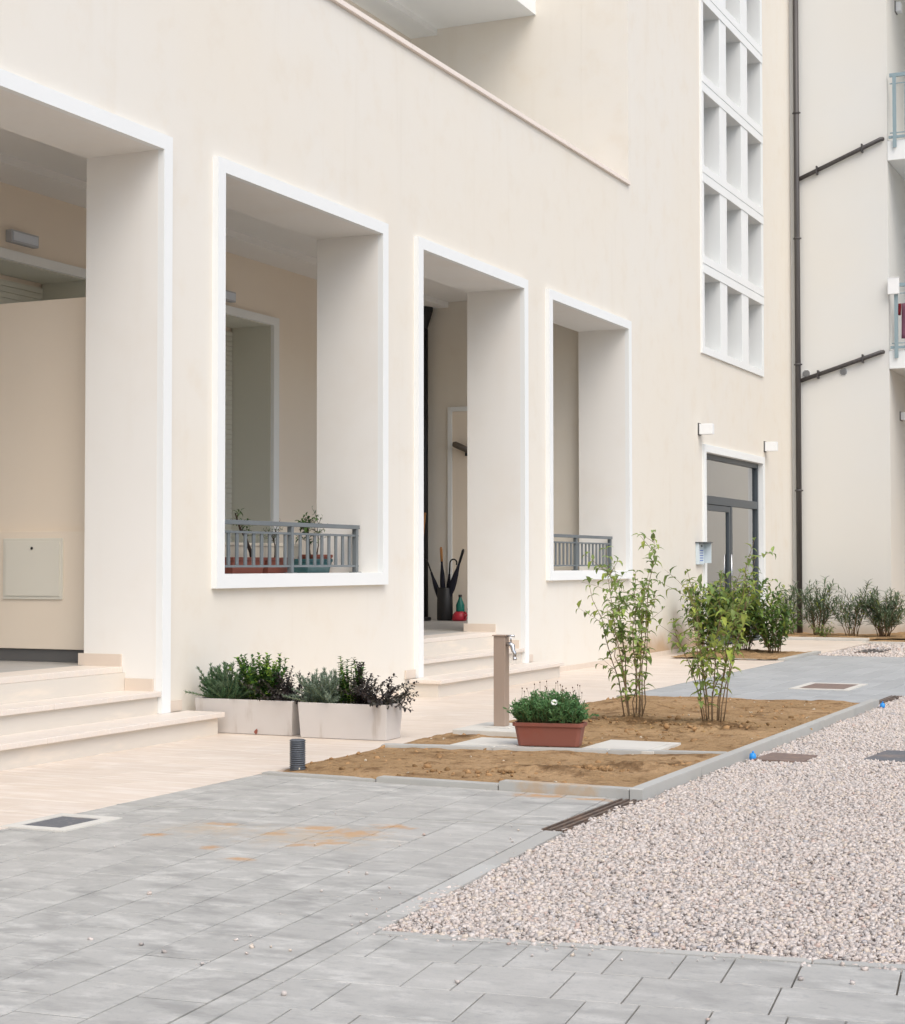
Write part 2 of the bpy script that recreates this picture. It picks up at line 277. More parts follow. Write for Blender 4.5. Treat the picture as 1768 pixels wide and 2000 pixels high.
def wall_x(mb, xf, xb, y0, y1, z0, z1, holes):
    """a wall in the plane X = xf, back at xb, with rectangular holes (y0,y1,z0,z1); one closed mesh"""
    ys = sorted({y0, y1, *[min(max(h[i], y0), y1) for h in holes for i in (0, 1)]}); zs = sorted({z0, z1, *[min(max(h[i], z0), z1) for h in holes for i in (2, 3)]})
    solid = lambda i, j: 0 <= i < len(ys)-1 and 0 <= j < len(zs)-1 and not any(h[0]-1e-6 <= (ys[i]+ys[i+1])/2 <= h[1]+1e-6 and h[2]-1e-6 <= (zs[j]+zs[j+1])/2 <= h[3]+1e-6 for h in holes)
    idx = {}; vs = []; fs = []
    def V(x, y, z):
        k = (x, y, z)
        if k not in idx: idx[k] = len(vs); vs.append(k)
        return idx[k]
    for i in range(len(ys)-1):
        for j in range(len(zs)-1):
            if not solid(i, j): continue
            a, b, c, e = ys[i], ys[i+1], zs[j], zs[j+1]
            fs.append((V(xf,a,c), V(xf,b,c), V(xf,b,e), V(xf,a,e))); fs.append((V(xb,a,c), V(xb,a,e), V(xb,b,e), V(xb,b,c)))
            if not solid(i-1, j): fs.append((V(xf,a,c), V(xf,a,e), V(xb,a,e), V(xb,a,c)))
            if not solid(i+1, j): fs.append((V(xf,b,c), V(xb,b,c), V(xb,b,e), V(xf,b,e)))
            if not solid(i, j-1): fs.append((V(xf,a,c), V(xb,a,c), V(xb,b,c), V(xf,b,c)))
            if not solid(i, j+1): fs.append((V(xf,a,e), V(xf,b,e), V(xb,b,e), V(xb,a,e)))
    mb.add(vs, fs); return mb
def clip(poly, a, b):
    """keep the part of a convex polygon left of the line a->b"""
    out = []; sd = lambda p: (b[0]-a[0])*(p[1]-a[1])-(b[1]-a[1])*(p[0]-a[0])
    for i, p in enumerate(poly):
        q = poly[(i+1) % len(poly)]; sp, sq = sd(p), sd(q)
        if sp >= 0: out.append(p)
        if (sp >= 0) != (sq >= 0): t = sp/(sp-sq); out.append((p[0]+(q[0]-p[0])*t, p[1]+(q[1]-p[1])*t))
    return out
def clip_to(poly, region):
    for i in range(len(region)):
        poly = clip(poly, region[i], region[(i+1) % len(region)])
        if len(poly) < 3: return []
    out = [p for i, p in enumerate(poly) if (Vector(p)-Vector(poly[i-1])).length > .004]
    if len(out) < 3: return []
    ar = .5*sum(out[i-1][0]*out[i][1]-out[i][0]*out[i-1][1] for i in range(len(out)))
    return out if ar > .0006 else []
def lay(region, org, ang, width, lengths, gap, seed):
    """courses of rectangular pieces: u runs along the course, v across; clipped to a convex ccw region"""
    rn = random.Random(seed); cu = Vector((math.cos(ang), math.sin(ang))); cv = Vector((-math.sin(ang), math.cos(ang)))
    P = [((Vector(p)-Vector(org)).dot(cu), (Vector(p)-Vector(org)).dot(cv)) for p in region]
    u0, u1 = min(p[0] for p in P), max(p[0] for p in P); v0, v1 = min(p[1] for p in P), max(p[1] for p in P)
    out = []
    for k in range(math.floor(v0/width), math.ceil(v1/width)):
        u = u0-rn.uniform(0, max(lengths))
        while u < u1:
            ln = rn.choice(lengths); g = gap/2
            q = [(u+g, k*width+g), (u+ln-g, k*width+g), (u+ln-g, (k+1)*width-g), (u+g, (k+1)*width-g)]
            poly = [tuple(Vector(org)+cu*a+cv*b) for a, b in q]
            c = clip_to(poly, region)
            if c: out.append(c)
            u += ln
    return out
def pieces(polys, name, material, parent, z0, z1, ch, jitter=0, seed=1):
    rn = random.Random(seed); res = []
    for p in polys:
        c = (sum(q[0] for q in p)/len(p), sum(q[1] for q in p)/len(p), z1)
        mb = MB().prism(p, z0, z1, ch)
        o = mb.build(name, material, None, org=c); o.parent = parent
        o.location = Vector(c)-Vector(ORG.get(parent.name, (0, 0, 0))); o.location.z += rn.uniform(-jitter, 0)
        o.rotation_euler = (rn.uniform(-1, 1)*jitter*2, rn.uniform(-1, 1)*jitter*2, 0); res.append(o)
    return res
def sheet(name, poly, z, material, kind='structure'):
    o = MB().add([(p[0], p[1], z) for p in poly], [tuple(range(len(poly)))]).build(name, material); return tag(o, kind=kind)

# ------------------------------------------------------------------ ground, paving, walkway
g = MB().add([(-300, -300, -.06), (300, -300, -.06), (300, 300, -.06), (-300, 300, -.06)], [(0, 1, 2, 3)]).build('ground', GROUND)
tag(g, kind='structure')
# travertine walkway along the facade
wk = sheet('walkway', [(0, 1.5), (1.78, 1.5), (1.78, 27.0), (0, 27.0)], -.012, JOINT)
slabs = []
y = 1.5
rn = random.Random(3)
BED2 = (.32, 1.70, 21.2, 23.1)
while y < 26.95:
    h = .40; x = 0; xs = [0, .45, 1.05, 1.78] if int(y/.4) % 2 else [0, .75, 1.35, 1.78]
    for a, b in zip(xs[:-1], xs[1:]):
        y1 = min(y+h, 27.0)
        if not (a >= .30 and BED2[2]-.05 < (y+y1)/2 < BED2[3]): slabs.append([(a+.0012, y+.0012), (b-.0012, y+.0012), (b-.0012, y1-.0012), (a+.0012, y1-.0012)])
    y += h
pieces(slabs, 'stone_slab', SLAB, wk, -.03, 0, .0015, .0004, 2)
wk2 = MB().box(.02, .32, 21.0, 23.2, -.03, -.004).build('edge_slab', SLAB, wk)
# grey paving, near part
pv = sheet('paving', [(1.785, 1.2), (4.58, 1.2), (4.02, 7.22), (4.0, 8.36), (1.785, 8.46)], -.012, JOINT)
ANG = math.atan2(1, -.088)
S0, S1 = (1.785, 7.115), (4.02, 7.365)
dv = (Vector(S1)-Vector(S0)).normalized(); nv = Vector((-dv.y, dv.x))
regA = [(1.79, 1.3), (4.55, 1.3), (4.035, 7.22), (4.02, 7.355), S0]
regA = [(1.79, 1.3), (4.555, 1.3), S1, S0]
T0, T1 = tuple(Vector(S0)+nv*.022), tuple(Vector(S1)+nv*.022)
regA2 = [T0, (4.005, T1[1]), (4.0, 8.37), (1.79, 8.48)]
org = (4.345, 3.8)
A = lay(regA, org, ANG, .23, [.23, .35, .35, .46], .0062, 5)
pieces(A, 'paver', PAVER, pv, -.045, 0, .0015, .0012, 5)
pieces(lay(regA2, org, ANG, .23, [.23, .35, .35, .46], .0062, 8), 'paver', PAVER, pv, -.045, 0, .0015, .0012, 6)
pieces([[S0, S1, T1, T0]], 'edging_strip', CONC, pv, -.03, .002, .001)
# flush concrete kerb between paving and gravel
kx = lambda y: 4.345-.088*(y-3.8)
kb = thing('flush_kerb', 'flush concrete kerb strip between the grey paving and the gravel', 'kerb', (4.3, 4.5, 0))
yy = 1.3
while yy < 7.1:
    y1 = min(yy+1.0, 7.22); MB().prism([(kx(yy)+.004, yy+.003), (kx(yy)+.09, yy+.003), (kx(y1)+.09, y1-.003), (kx(y1)+.004, y1-.003)], -.06, .002, .002).build('kerb_stone', PAVER if yy < 5.2 else CONC, kb); yy = y1
# paver band across the foreground, right of the kerb
GE = lambda x: 5.045+.135*(x-4.43)
pb = sheet('paving_band', [(kx(1.2)+.095, 1.2), (11, 1.2), (11, GE(11)), (kx(5.1)+.095, GE(4.3))], -.013, JOINT)
regB = [(kx(1.3)+.0925, 1.3), (10, 1.3), (10, GE(10)-.06), (kx(5.0)+.0925, GE(4.35)-.06)]
regB_edge = [(kx(5.0)+.095, GE(4.35)-.055), (10, GE(10)-.055), (10, GE(10)), (kx(5.06)+.095, GE(4.35))]
bp = lay(regB, (5.0, 4.752), R(7.3), .315, [.15, .20, .29, .40], .0052, 21)
near = [p for p in bp if sum(q[1] for q in p)/len(p) > 3.2 and sum(q[0] for q in p)/len(p) < 7.2]
far_ = [p for p in bp if p not in near]
pieces(near, 'paver', PAVER, pb, -.045, 0, .002, .0012, 9)
mb = MB(); [mb.prism(p, -.045, 0, .005) for p in far_]; tag(mb.build('outlying_pavers', PAVER, pb), kind='stuff')
pieces(lay(regB_edge, (5.0, GE(5)-.055), R(7.69), .055, [.8, 1.0], .004, 4), 'edging_strip', CONC, pb, -.045, .002, .003)
# paving behind the soil bed
fp = sheet('rear_paving', [(1.785, 14.72), (4.06, 14.72), (4.06, 15.95), (11, 15.95), (11, 22.55), (1.785, 22.55)], -.014, JOINT)
C1 = lay([(1.79, 14.74), (4.05, 14.74), (4.05, 15.94), (1.79, 15.94)], (1.8, 14.74), R(90), .23, [.35, .46], .006, 31)+lay([(1.79, 15.95), (11, 15.95), (11, 22.55), (1.79, 22.55)], (1.8, 15.95), R(90), .23, [.35, .46], .006, 32)
vis = [p for p in C1 if sum(q[0] for q in p)/len(p) < 6.9-.173*sum(q[1] for q in p)/len(p)+.3]
vis = sorted(vis, key=lambda p: p[0][1])[:290]; vs_ = {id(p) for p in vis}
pieces(vis, 'paver', PAVER_FAR, fp, -.045, 0, .004, .001, 12)
mb = MB(); [mb.prism(p, -.045, 0, .004) for p in C1 if id(p) not in vs_]; tag(mb.build('outlying_pavers', PAVER_FAR, fp), kind='stuff')

# ------------------------------------------------------------------ gravel (countless small stones)
ICO = None
def ico():
    bm = bmesh.new(); bmesh.ops.create_icosphere(bm, subdivisions=1, radius=1); v = np.array([x.co[:] for x in bm.verts]); f = np.array([[q.index for q in p.verts] for p in bm.faces]); bm.free(); return v, f
IV, IF = ico()
BV = np.array([(-1,-1,-1),(1,-1,-1),(1,1,-1),(-1,1,-1),(-1,-1,1),(1,-1,1),(1,1,1),(-1,1,1)], float)*.62; BF = np.array([(0,2,1),(0,3,2),(4,5,6),(4,6,7),(0,1,5),(0,5,4),(1,2,6),(1,6,5),(2,3,7),(2,7,6),(3,0,4),(3,4,7)])
OV = np.array([(1,0,0),(-1,0,0),(0,1,0),(0,-1,0),(0,0,1),(0,0,-1)], float); OF = np.array([(0,2,4),(2,1,4),(1,3,4),(3,0,4),(2,0,5),(1,2,5),(3,1,5),(0,3,5)])
def stones(name, pts, size, material, tv=IV, tf=IF, flat=.62, sizevar=.35):
    n = len(pts); sz = size*np.exp(rng.normal(0, sizevar, n)); sz = np.clip(sz, size*.4, size*2.1)
    sc = sz[:, None]*np.stack([rng.uniform(.75, 1.35, n), rng.uniform(.7, 1.1, n), rng.uniform(flat*.7, flat*1.25, n)], 1)
    v = tv[None]*(1+rng.uniform(-.30, .30, (n, len(tv), 1)))*sc[:, None]
    a = rng.uniform(0, 2*np.pi, n); tl = rng.normal(0, .5, n)
    ct, st = np.cos(tl)[:, None], np.sin(tl)[:, None]; x, z = v[..., 0]*ct-v[..., 2]*st, v[..., 0]*st+v[..., 2]*ct; y = v[..., 1]
    ca, sa = np.cos(a)[:, None], np.sin(a)[:, None]
    v = np.stack([x*ca-y*sa, x*sa+y*ca, z], -1)+pts[:, None]
    f = (tf[None]+(np.arange(n)*len(tv))[:, None, None]).reshape(-1, 3)
    me = bpy.data.meshes.new(name); me.vertices.add(n*len(tv)); me.vertices.foreach_set('co', v.reshape(-1))
    nf = len(f); me.loops.add(nf*3); me.loops.foreach_set('vertex_index', f.reshape(-1).astype(np.int32)); me.polygons.add(nf)
    me.polygons.foreach_set('loop_start', np.arange(0, nf*3, 3, dtype=np.int32)); me.polygons.foreach_set('loop_total', np.full(nf, 3, np.int32)); me.update(calc_edges=True)
    me.materials.append(material); o = bpy.data.objects.new(name, me); COL.objects.link(o); return o
def scatter(x0, x1, y0, y1, dens, keep, z):
    n = int((x1-x0)*(y1-y0)*dens); p = np.stack([rng.uniform(x0, x1, n), rng.uniform(y0, y1, n), np.full(n, z)], 1); p[:, 2] += rng.uniform(-.009, .009, n)+.006*np.sin(p[:, 0]*5.1+1.3*np.sin(p[:, 1]*2.3))*np.sin(p[:, 1]*3.7+p[:, 0]); return p[keep(p[:, 0], p[:, 1])]
edgeL = lambda y: np.where(y < 7.22, 4.345-.088*(y-3.8)+.015+.085*np.clip((y-5.5)/.9, 0, 1), np.where(y < 8.36, 4.14, np.where(y < 14.75, 4.155, 4.13)))
gk = lambda x, y: (x > edgeL(y)+rng.normal(0, .018, x.shape)) & (y > 5.045+.135*(x-4.43)+rng.normal(-.005, .045, x.shape)) & ~((y > 15.93))
inview = lambda x, y: x < 6.9-.173*y+.18
notplate = lambda x, y: ~(((x > 4.18) & (x < 4.49) & (y > 10.36) & (y < 10.76)) | ((x > 4.80) & (x < 5.12) & (y > 10.62) & (y < 11.2)))
pn = scatter(4.05, 6.6, 4.95, 9.5, 16500, lambda x, y: gk(x, y) & inview(x, y), -.008)
pm = scatter(4.05, 5.8, 9.5, 16, 10500, lambda x, y: gk(x, y) & inview(x, y) & notplate(x, y), -.008)
po = scatter(4.05, 10, 5.0, 16, 750, lambda x, y: gk(x, y) & ~inview(x, y), -.008)
pf = scatter(1.85, 8, 22.6, 26.35, 1100, lambda x, y: x > 1.83, -.012)
tag(stones('gravel', pn, .0064, STONES, BV, BF, .72, .52), 'pale pinkish grey gravel filling the courtyard beside the paving', None, None, 'stuff')
tag(stones('gravel', pm, .0080, STONES, OV, OF, .72, .42), 'pale gravel stretching along the raised soil bed kerb', None, None, 'stuff')
tag(stones('gravel', po, .020, STONES, OV, OF), 'coarse outlying gravel of the courtyard', None, None, 'stuff')
tag(stones('gravel', pf, .018, STONES, OV, OF), 'far patch of gravel behind the rear paving', None, None, 'stuff')
gb = sheet('gravel_bed', [(4.03, 4.9), (12, 5.9), (12, 15.95), (4.08, 15.95)], -.022, GROUND)
gb2 = sheet('gravel_bed', [(1.82, 22.56), (12, 22.56), (12, 26.4), (1.82, 26.4)], -.024, GROUND)
# stray pebbles lying on the pavers
peb = [(3.28,5.24),(3.45,5.11),(3.74,4.53),(3.87,4.47),(4.05,4.37),(3.3,6.44),(3.61,6.87),(3.72,6.91),(3.64,6.57),(3.68,6.04),(3.82,5.92),(4.09,5.5),(3.74,5.92),(3.83,5.54),(3.99,4.78),(3.98,4.71),(4.29,4.95),(4.47,4.17),(4.85,4.5),(5.62,4.4),(5.74,4.94),(4.0,6.93)]
pp = np.array([(x, y, .004) for x, y in peb]+[(x, GE(x)-.03-abs(rng.normal(0, .11)), .004) for x in rng.uniform(4.4, 7, 36)]+[(kx(y)-abs(rng.normal(0, .16)), y, .004) for y in rng.uniform(4.2, 7.2, 20)]+[(rng.uniform(2.2, 4), rng.uniform(3.8, 8), .003) for i in range(9)])
tag(stones('stray_pebbles', pp, .0055, STONES, BV, BF, .7, .5), 'stray pebbles scattered over the grey pavers', None, None, 'stuff')

# ------------------------------------------------------------------ soil beds
def soil(name, x0, x1, y0, y1, z, nx, ny, amp, mounds=()):
    from mathutils import noise as MN
    vs = []; fs = []
    for j in range(ny+1):
        for i in range(nx+1):
            x = x0+(x1-x0)*i/nx; yv = y0+(y1-y0)*j/ny
            h = amp*(MN.fractal(Vector((x*2.2, yv*2.2, 3)), 1, 2, 4))+amp*.5*MN.noise(Vector((x*13, yv*13, 1)))
            for (mx_, my_, rx, ry, mh) in mounds: h += mh*math.exp(-((x-mx_)/rx)**2-((yv-my_)/ry)**2)*(1+.5*MN.noise(Vector((x*16, yv*16, 5))))
            h -= .034*math.exp(-(yv-y0)/.16)*min(1, max(0, (3.7-x)/1.5))*(1 if nx > 100 else 0)+(.022*math.exp(-(x-x0)/.07) if nx > 100 else 0); vs.append((x, yv, z+h))
    for j in range(ny):
        for i in range(nx): a = j*(nx+1)+i; fs.append((a, a+1, a+nx+2, a+nx+1))
    mb = MB().add(vs, fs, True); o = mb.build(name, SOIL); return tag(o, kind='structure')
soil('soil', 1.84, 4.06, 8.45, 14.66, .032, 150, 300, .014, [(3.35, 9.02, .35, .10, .035), (3.75, 9.35, .30, .09, .04), (3.95, 9.65, .2, .1, .02), (2.85, 12.05, .30, .25, .05), (3.48, 11.9, .32, .25, .055), (2.3, 13.6, .3, .4, .03)])
cl = np.array([(rng.normal(3.55, .30), 0, 0) for i in range(300)]); cl[:, 1] = 9.12+(cl[:, 0]-3.4)*.75+rng.normal(0, .09, 300); cl[:, 2] = .036
c2 = np.stack([rng.uniform(1.9, 4.0, 700), rng.uniform(8.5, 14.6, 700), np.full(700, .028)], 1)
c3 = np.concatenate([np.stack([rng.normal(a, .2, 90), rng.normal(b, .14, 90), np.full(90, .06)], 1) for a, b in ((2.85, 12.0), (3.48, 11.85))])
cc = np.concatenate([cl, c2, c3]); cc = cc[(cc[:, 0] < 4.02) & (cc[:, 0] > 1.88) & (cc[:, 1] > 8.5)]
tag(stones('soil_clods', cc, .011, CLOD, flat=.75, sizevar=.5), 'crumbly clods of earth strewn over the soil bed', None, None, 'stuff')
c4 = np.stack([rng.uniform(1.95, 4.0, 150), rng.uniform(8.55, 14.5, 150), np.full(150, .034)], 1)
tag(stones('soil_pebbles', c4, .0065, CHIP, flat=.5, sizevar=.45), 'pale pebbles and chips lying in the soil bed', None, None, 'stuff')
# raised kerb of the bed
bk = thing('bed_kerb', 'raised grey concrete kerb around the soil bed with two shrubs', 'kerb', (3.0, 11.5, 0))
def kerb_run(a, b, w, z0, z1, n, parent, name='kerb_stone', material=CONC):
    a, b = Vector(a), Vector(b); t = (b-a); nn = Vector((t.y, -t.x)).normalized()*w
    for i in range(n):
        p, q = a+t*(i/n)+t.normalized()*.0015, a+t*((i+1)/n)-t.normalized()*.0015
        pl = [tuple(p), tuple(p+nn), tuple(q+nn), tuple(q)]
        if (pl[1][0]-pl[0][0])*(pl[2][1]-pl[0][1])-(pl[1][1]-pl[0][1])*(pl[2][0]-pl[0][0]) < 0: pl.reverse()
        MB().prism(pl, z0, z1, .006).build(name, material, parent)
kerb_run((1.81, 8.475), (2.56, 8.44), -.065, -.06, .014, 1, bk); kerb_run((2.565, 8.44), (3.31, 8.405), -.07, -.06, .030, 1, bk); kerb_run((3.315, 8.405), (4.055, 8.37), -.075, -.06, .05, 1, bk)
kerb_run((4.06, 8.37), (4.06, 14.74), .068, -.06, .055, 6, bk)
kerb_run((1.80, 14.66), (4.055, 14.70), -.05, -.06, .020, 3, bk)
kerb_run((1.90, 9.80), (4.058, 10.22), -.075, -.05, .05, 3, bk)
kerb_run((1.79, 8.56), (1.79, 14.64), .05, -.06, .010, 6, bk, 'edge_stone', SKIRT)

# ------------------------------------------------------------------ the apartment building
B = thing('apartment_building', 'cream stucco apartment building with four white framed openings and a stair tower', 'building', (0, 15, 0))
P1, W1, P2, W2 = (7.57, 10.06, -.05, 4.14), (10.87, 13.47, 1.13, 4.14), (14.30, 16.79, -.05, 4.14), (17.62, 20.23, 1.13, 4.14)
W0 = (4.16, 6.76, 1.13, 4.14); GR = (23.66, 26.92, 4.32, 13.9); DR = (23.70, 26.93, -.05, 2.81)  # leftmost window opening is unseen, added to bring light into the porch
e = .03
holes = [(a-e, b+e, c-(e if c > 0 else 0), f+e) for a, b, c, f in (W0, P1, W1, P2, W2)]+[(GR[0]-.05, GR[1]+.05, GR[2]-.05, 14), (DR[0]-.04, DR[1]+.04, -.05, DR[3]+.04), (0, 20.38, 5.97, 14)]
wall_x(MB(), 0, -.62, 1.5, 29.05, -.05, 13.8, holes).build('facade_wall', STUCCO, B)
def surround(name, o, fw, proud, depth, parent, label=None, material=WHITE, sill=True, e=.03):
    a, b, c, f = o; mb = MB(); lo = c-fw if sill and c > 0 else c
    wall_x(mb, proud, -.004, a-fw, b+fw, lo, f+fw, [(a, b, c if sill and c > 0 else -9, f)])
    l2 = c-e if sill and c > 0 else c; x = mb.build(name, material, parent); mb = MB()
    wall_x(mb, -.003, -depth, a-e+.001, b+e-.001, l2+.001, f+e-.001, [(a+.0006, b-.0006, c+.0006 if sill and c > 0 else -9, f-.0006)])
    mb.build('reveal_lining', LINING, x)
    if label: x['label'] = label
    return x
for nm, o in (('window_surround', W0), ('portal_surround', P1), ('window_surround', W1), ('portal_surround', P2), ('window_surround', W2)): surround(nm, (o[0], o[1], .158 if o[2] < 0 else o[2], o[3]), .105, .05, .62, B, sill=o[2] > 0)
# coping of the terrace parapet
for i in range(9):
    a = 1.5+i*2.1; b = min(a+2.097, 20.375)
    MB().box(-.66, .035, a, b, 5.972, 6.018).build('coping_stone', COPING, B, bevel=.004)
MB().box(.0015, .014, 16.98, 23.5, -.01, .058).build('skirting', SKIRT, B, bevel=.002)
MB().box(.0015, .014, 10.44, 13.86, -.01, .058).build('skirting', SKIRT, B, bevel=.002)
MB().box(.0015, .014, 27.1, 29.0, -.01, .058).build('skirting', SKIRT, B, bevel=.002)
# porch shell behind the openings
pw = MB(); WIN1, WIN2 = (11.3, 13.24, .48, 3.91), (14.35, 16.66, .48, 3.91)
wall_x(pw, -3.0, -3.52, 3.0, 20.38, .3, 5.2, [WIN1, WIN2]); pw.build('porch_wall', STUCCO_IN, B)
MB().box(-3.62, -3.53, 2.9, 20.38, .3, 5.2).build('porch_light_block', STUCCO_IN, B)  # unseen box added behind the wall to stop light leaking past the shutters
MB().box(-6.0, -.621, 20.381, 20.66, -.05, 13.8).build('tower_side_wall', STUCCO_IN if False else STUCCO, B)
MB().box(-2.999, -.622, 3.001, 20.379, .30, .48).build('porch_floor', DARKFLOOR, B)
MB().box(-2.5, -.622, 3.001, 20.379, 4.66, 5.19).box(-2.999, -2.501, 3.001, 20.379, 4.59, 5.19).build('porch_ceiling', CEIL, B)
for w, lab in ((WIN1, 'shuttered porch window behind the left portal'), (WIN2, 'shuttered porch window behind the railing with potted plants')):
    wo = surround('porch_window', w, .12, -2.955, .0, B, lab) if False else None
    mb = MB(); wall_x(mb, -2.955, -2.999, w[0]-.12, w[1]+.12, .481, w[3]+.09, [(w[0], w[1], -9, w[3])])
    wo = mb.build('porch_window', WHITE, B, bevel=.004); wo['label'] = lab
    mb = MB(); wall_x(mb, -3.0005, -3.515, w[0], w[1], .482, w[3], [(w[0]+.006, w[1]-.006, -9, w[3]-.006)]); mb.build('reveal', SHUTTER, wo)
    z = .5; i = 0
    while z < w[3]-.05:
        MB().box(-3.512, -3.498, w[0]+.012, w[1]-.012, z, z+.052).build('slat', SHUTTER, wo); z += .056
# partition wall between the first two bays
MB().box(-2.998, -.623, 10.36, 10.52, .481, 3.19).build('porch_partition', STUCCO_IN, B)
MB().box(-2.997, -.63, 10.315, 10.359, .575, 1.452).build('partition_plinth', STUCCO_IN, B, bevel=.003)
MB().box(-2.996, -.66, 10.335, 10.359, .482, .572).build('dark_skirting', mat('dark_skirting_tile', (.12, .12, .12), .5, .4), B)
ub = thing('utility_box', 'ivory square meter cupboard set in the wall beside the left steps', 'cupboard', (-1.27, 10.31, .94))
mb = MB(); wall = [(-1.55, -1.0, .945, 1.40)]
MB().box(-1.55, -1.0, 10.302, 10.3145, .945, 1.40).build('frame', BOXP, ub, bevel=.002)
dr_ = MB().box(-1.525, -1.025, 10.294, 10.3015, .97, 1.375).build('door', BOXP, ub, bevel=.0015)
MB().tube([(-1.275, 10.2935, 1.325), (-1.275, 10.2895, 1.325)], .011, 12).build('lock', BLACK, dr_)
# porch end wall: door surround and wall fitting
dn = MB(); dn.box(-2.50, -2.44, 20.35, 20.380, .481, 3.27).box(-1.30, -1.24, 20.35, 20.380, .481, 3.27).box(-2.4399, -1.3001, 20.35, 20.380, 3.21, 3.27)
ed = dn.build('porch_door', WHITE, B, bevel=.003); ed['label'] = 'pale door surround at the end of the porch'
MB().box(-2.4395, -1.3005, 20.366, 20.380, .481, 3.209).build('door_leaf', STUCCO_IN, ed)
wl = thing('wall_torch_lamp', 'dark tilted tube fitting on the wall above the umbrella stand', 'lamp', (-2.3, 20.36, 2.7))
MB().box(-2.24, -2.17, 20.33, 20.3655, 2.62, 2.74).build('bracket', BLACK, wl); MB().tube([(-2.39, 20.27, 2.775), (-2.36, 20.28, 2.77), (-2.14, 20.31, 2.67)], [.028, .042, .040], 14).build('tube', mat('bronze_metal', (.10, .08, .06), .45, .5), wl)
# tower window grid
gr_ = MB(); rows = [4.32+1.307*k for k in range(7)]; cols = [(23.66, 24.49), (24.865, 25.695), (26.09, 26.92)]
cells = [(a, b, z, z+1.05) for z in rows for a, b in cols]
wall_x(gr_, .03, -.40, 23.545, 27.04, 4.215, 13.6, cells)
grid = gr_.build('window_grid', WHITE, B, bevel=.003); grid['label'] = 'white concrete grid of deep set stair windows'
grv = MB()
for z in rows[1:]: MB().box(.0301, .034, 23.65, 26.94, z-.185, z-.141).build('band', WHITE, grid) if False else None
for z in rows[1:]:
    MB().box(.0302, .040, 23.565, 27.02, z-.118, z-.004).build('ledge_band', WHITE, grid, bevel=.002); MB().box(.0302, .040, 23.565, 27.02, z-.255, z-.136).build('ledge_band', WHITE, grid, bevel=.002)
for (a, b, c, f) in cells: MB().box(-.33, -.322, a+.001, b-.001, c+.001, f-.001).build('pane', GLASS_D, grid)
MB().box(-.9, -.85, 23.3, 27.4, 4.2, 13.7).build('stair_wall', STUCCO_IN, B)
# entrance door
gd = MB(); wall_x(gd, .035, -.003, 23.59, 27.04, -.02, 2.92, [(23.70, 26.93, -9, 2.81)]); wall_x(gd, -.004, -.30, 23.661, 26.969, -.02, 2.849, [(23.701, 26.929, -9, 2.809)])
GD = gd.build('glass_entrance', WHITE, B, bevel=.003); GD['label'] = 'anthracite framed glass entrance door behind the shrubs'
fr = MB(); fr.box(-.14, -.05, 23.702, 26.928, 2.735, 2.808).box(-.14, -.05, 23.702, 23.77, 0, 2.734).box(-.14, -.05, 26.86, 26.928, 0, 2.734).box(-.139, -.051, 23.771, 26.859, 2.08, 2.20)
fr.box(-.14, -.05, 25.28, 25.37, 0, 2.079); fr.build('door_frame', ANTH, GD, bevel=.002)
lf = MB(); wall_x(lf, -.055, -.11, 23.772, 25.279, .02, 2.07, [(23.86, 25.19, .12, 1.985)]); LF = lf.build('door_leaf', ANTH, GD, bevel=.002)
MB().box(-.09, -.082, 23.861, 25.189, .121, 1.984).build('pane', GLASS, LF)
MB().tube([(-.03, 25.23, .75), (-.03, 25.23, 1.35)], .014, 10).build('handle', CHROME, LF)
MB().box(-.10, -.092, 25.371, 26.859, .06, 2.079).build('pane', GLASS, GD); MB().box(-.10, -.092, 23.771, 26.859, 2.201, 2.734).build('pane', GLASS, GD)
MB().box(-.139, -.051, 25.371, 26.859, 0, .059).build('bottom_rail', ANTH, GD)
# lobby behind the glass
MB().box(-4.2, -4.1, 21.0, 29.0, -.05, 3.6).box(-4.099, -.621, 20.9, 21.0, -.05, 3.6).box(-4.099, -.621, 28.9, 29.0, -.05, 3.6).build('lobby_wall', CEIL, B)
MB().box(-4.099, -.15, 21.001, 28.899, -.08, -.004).build('lobby_floor', MARBLE, B); MB().box(-4.099, -.621, 21.001, 28.899, 3.0, 3.1).build('lobby_ceiling', CEIL, B)
# upper terrace: floor, back wall, slab of the balcony above
MB().box(-6.0, -.6201, 3.0, 20.379, 5.21, 5.35).build('terrace_floor', CEIL, B)
tb = MB(); wall_x(tb, -3.05, -3.3, 3.0, 20.379, 5.351, 13.8, [(18.4, 20.25, 5.36, 8.10), (14.0, 16.0, 5.36, 8.0)]); tb.build('terrace_wall', STUCCO, B)
MB().box(-3.2, -3.15, 18.401, 20.249, 5.361, 8.099).build('terrace_window', ANTH, B); MB().box(-3.2, -3.15, 14.001, 15.999, 5.361, 7.999).build('terrace_window', ANTH, B)
MB().box(-3.049, -1.25, 6.0, 20.379, 8.315, 8.60).box(-3.049, -2.66, 6.0, 20.379, 8.235, 8.314).build('upper_balcony', WHITE, B)
mb = MB()
for yv in (8, 11, 14, 17, 20.2): mb.box(-1.32, -1.28, yv, yv+.04, 8.60, 9.6)
mb.box(-1.33, -1.27, 6, 20.379, 9.6, 9.65); mb.box(-1.31, -1.29, 6, 20.379, 8.68, 8.70); mb.build('upper_railing', RAIL, B)
MB().box(-6.0, -3.30, 3.0, 20.38, 13.6, 13.8).build('roof', CEIL, B)

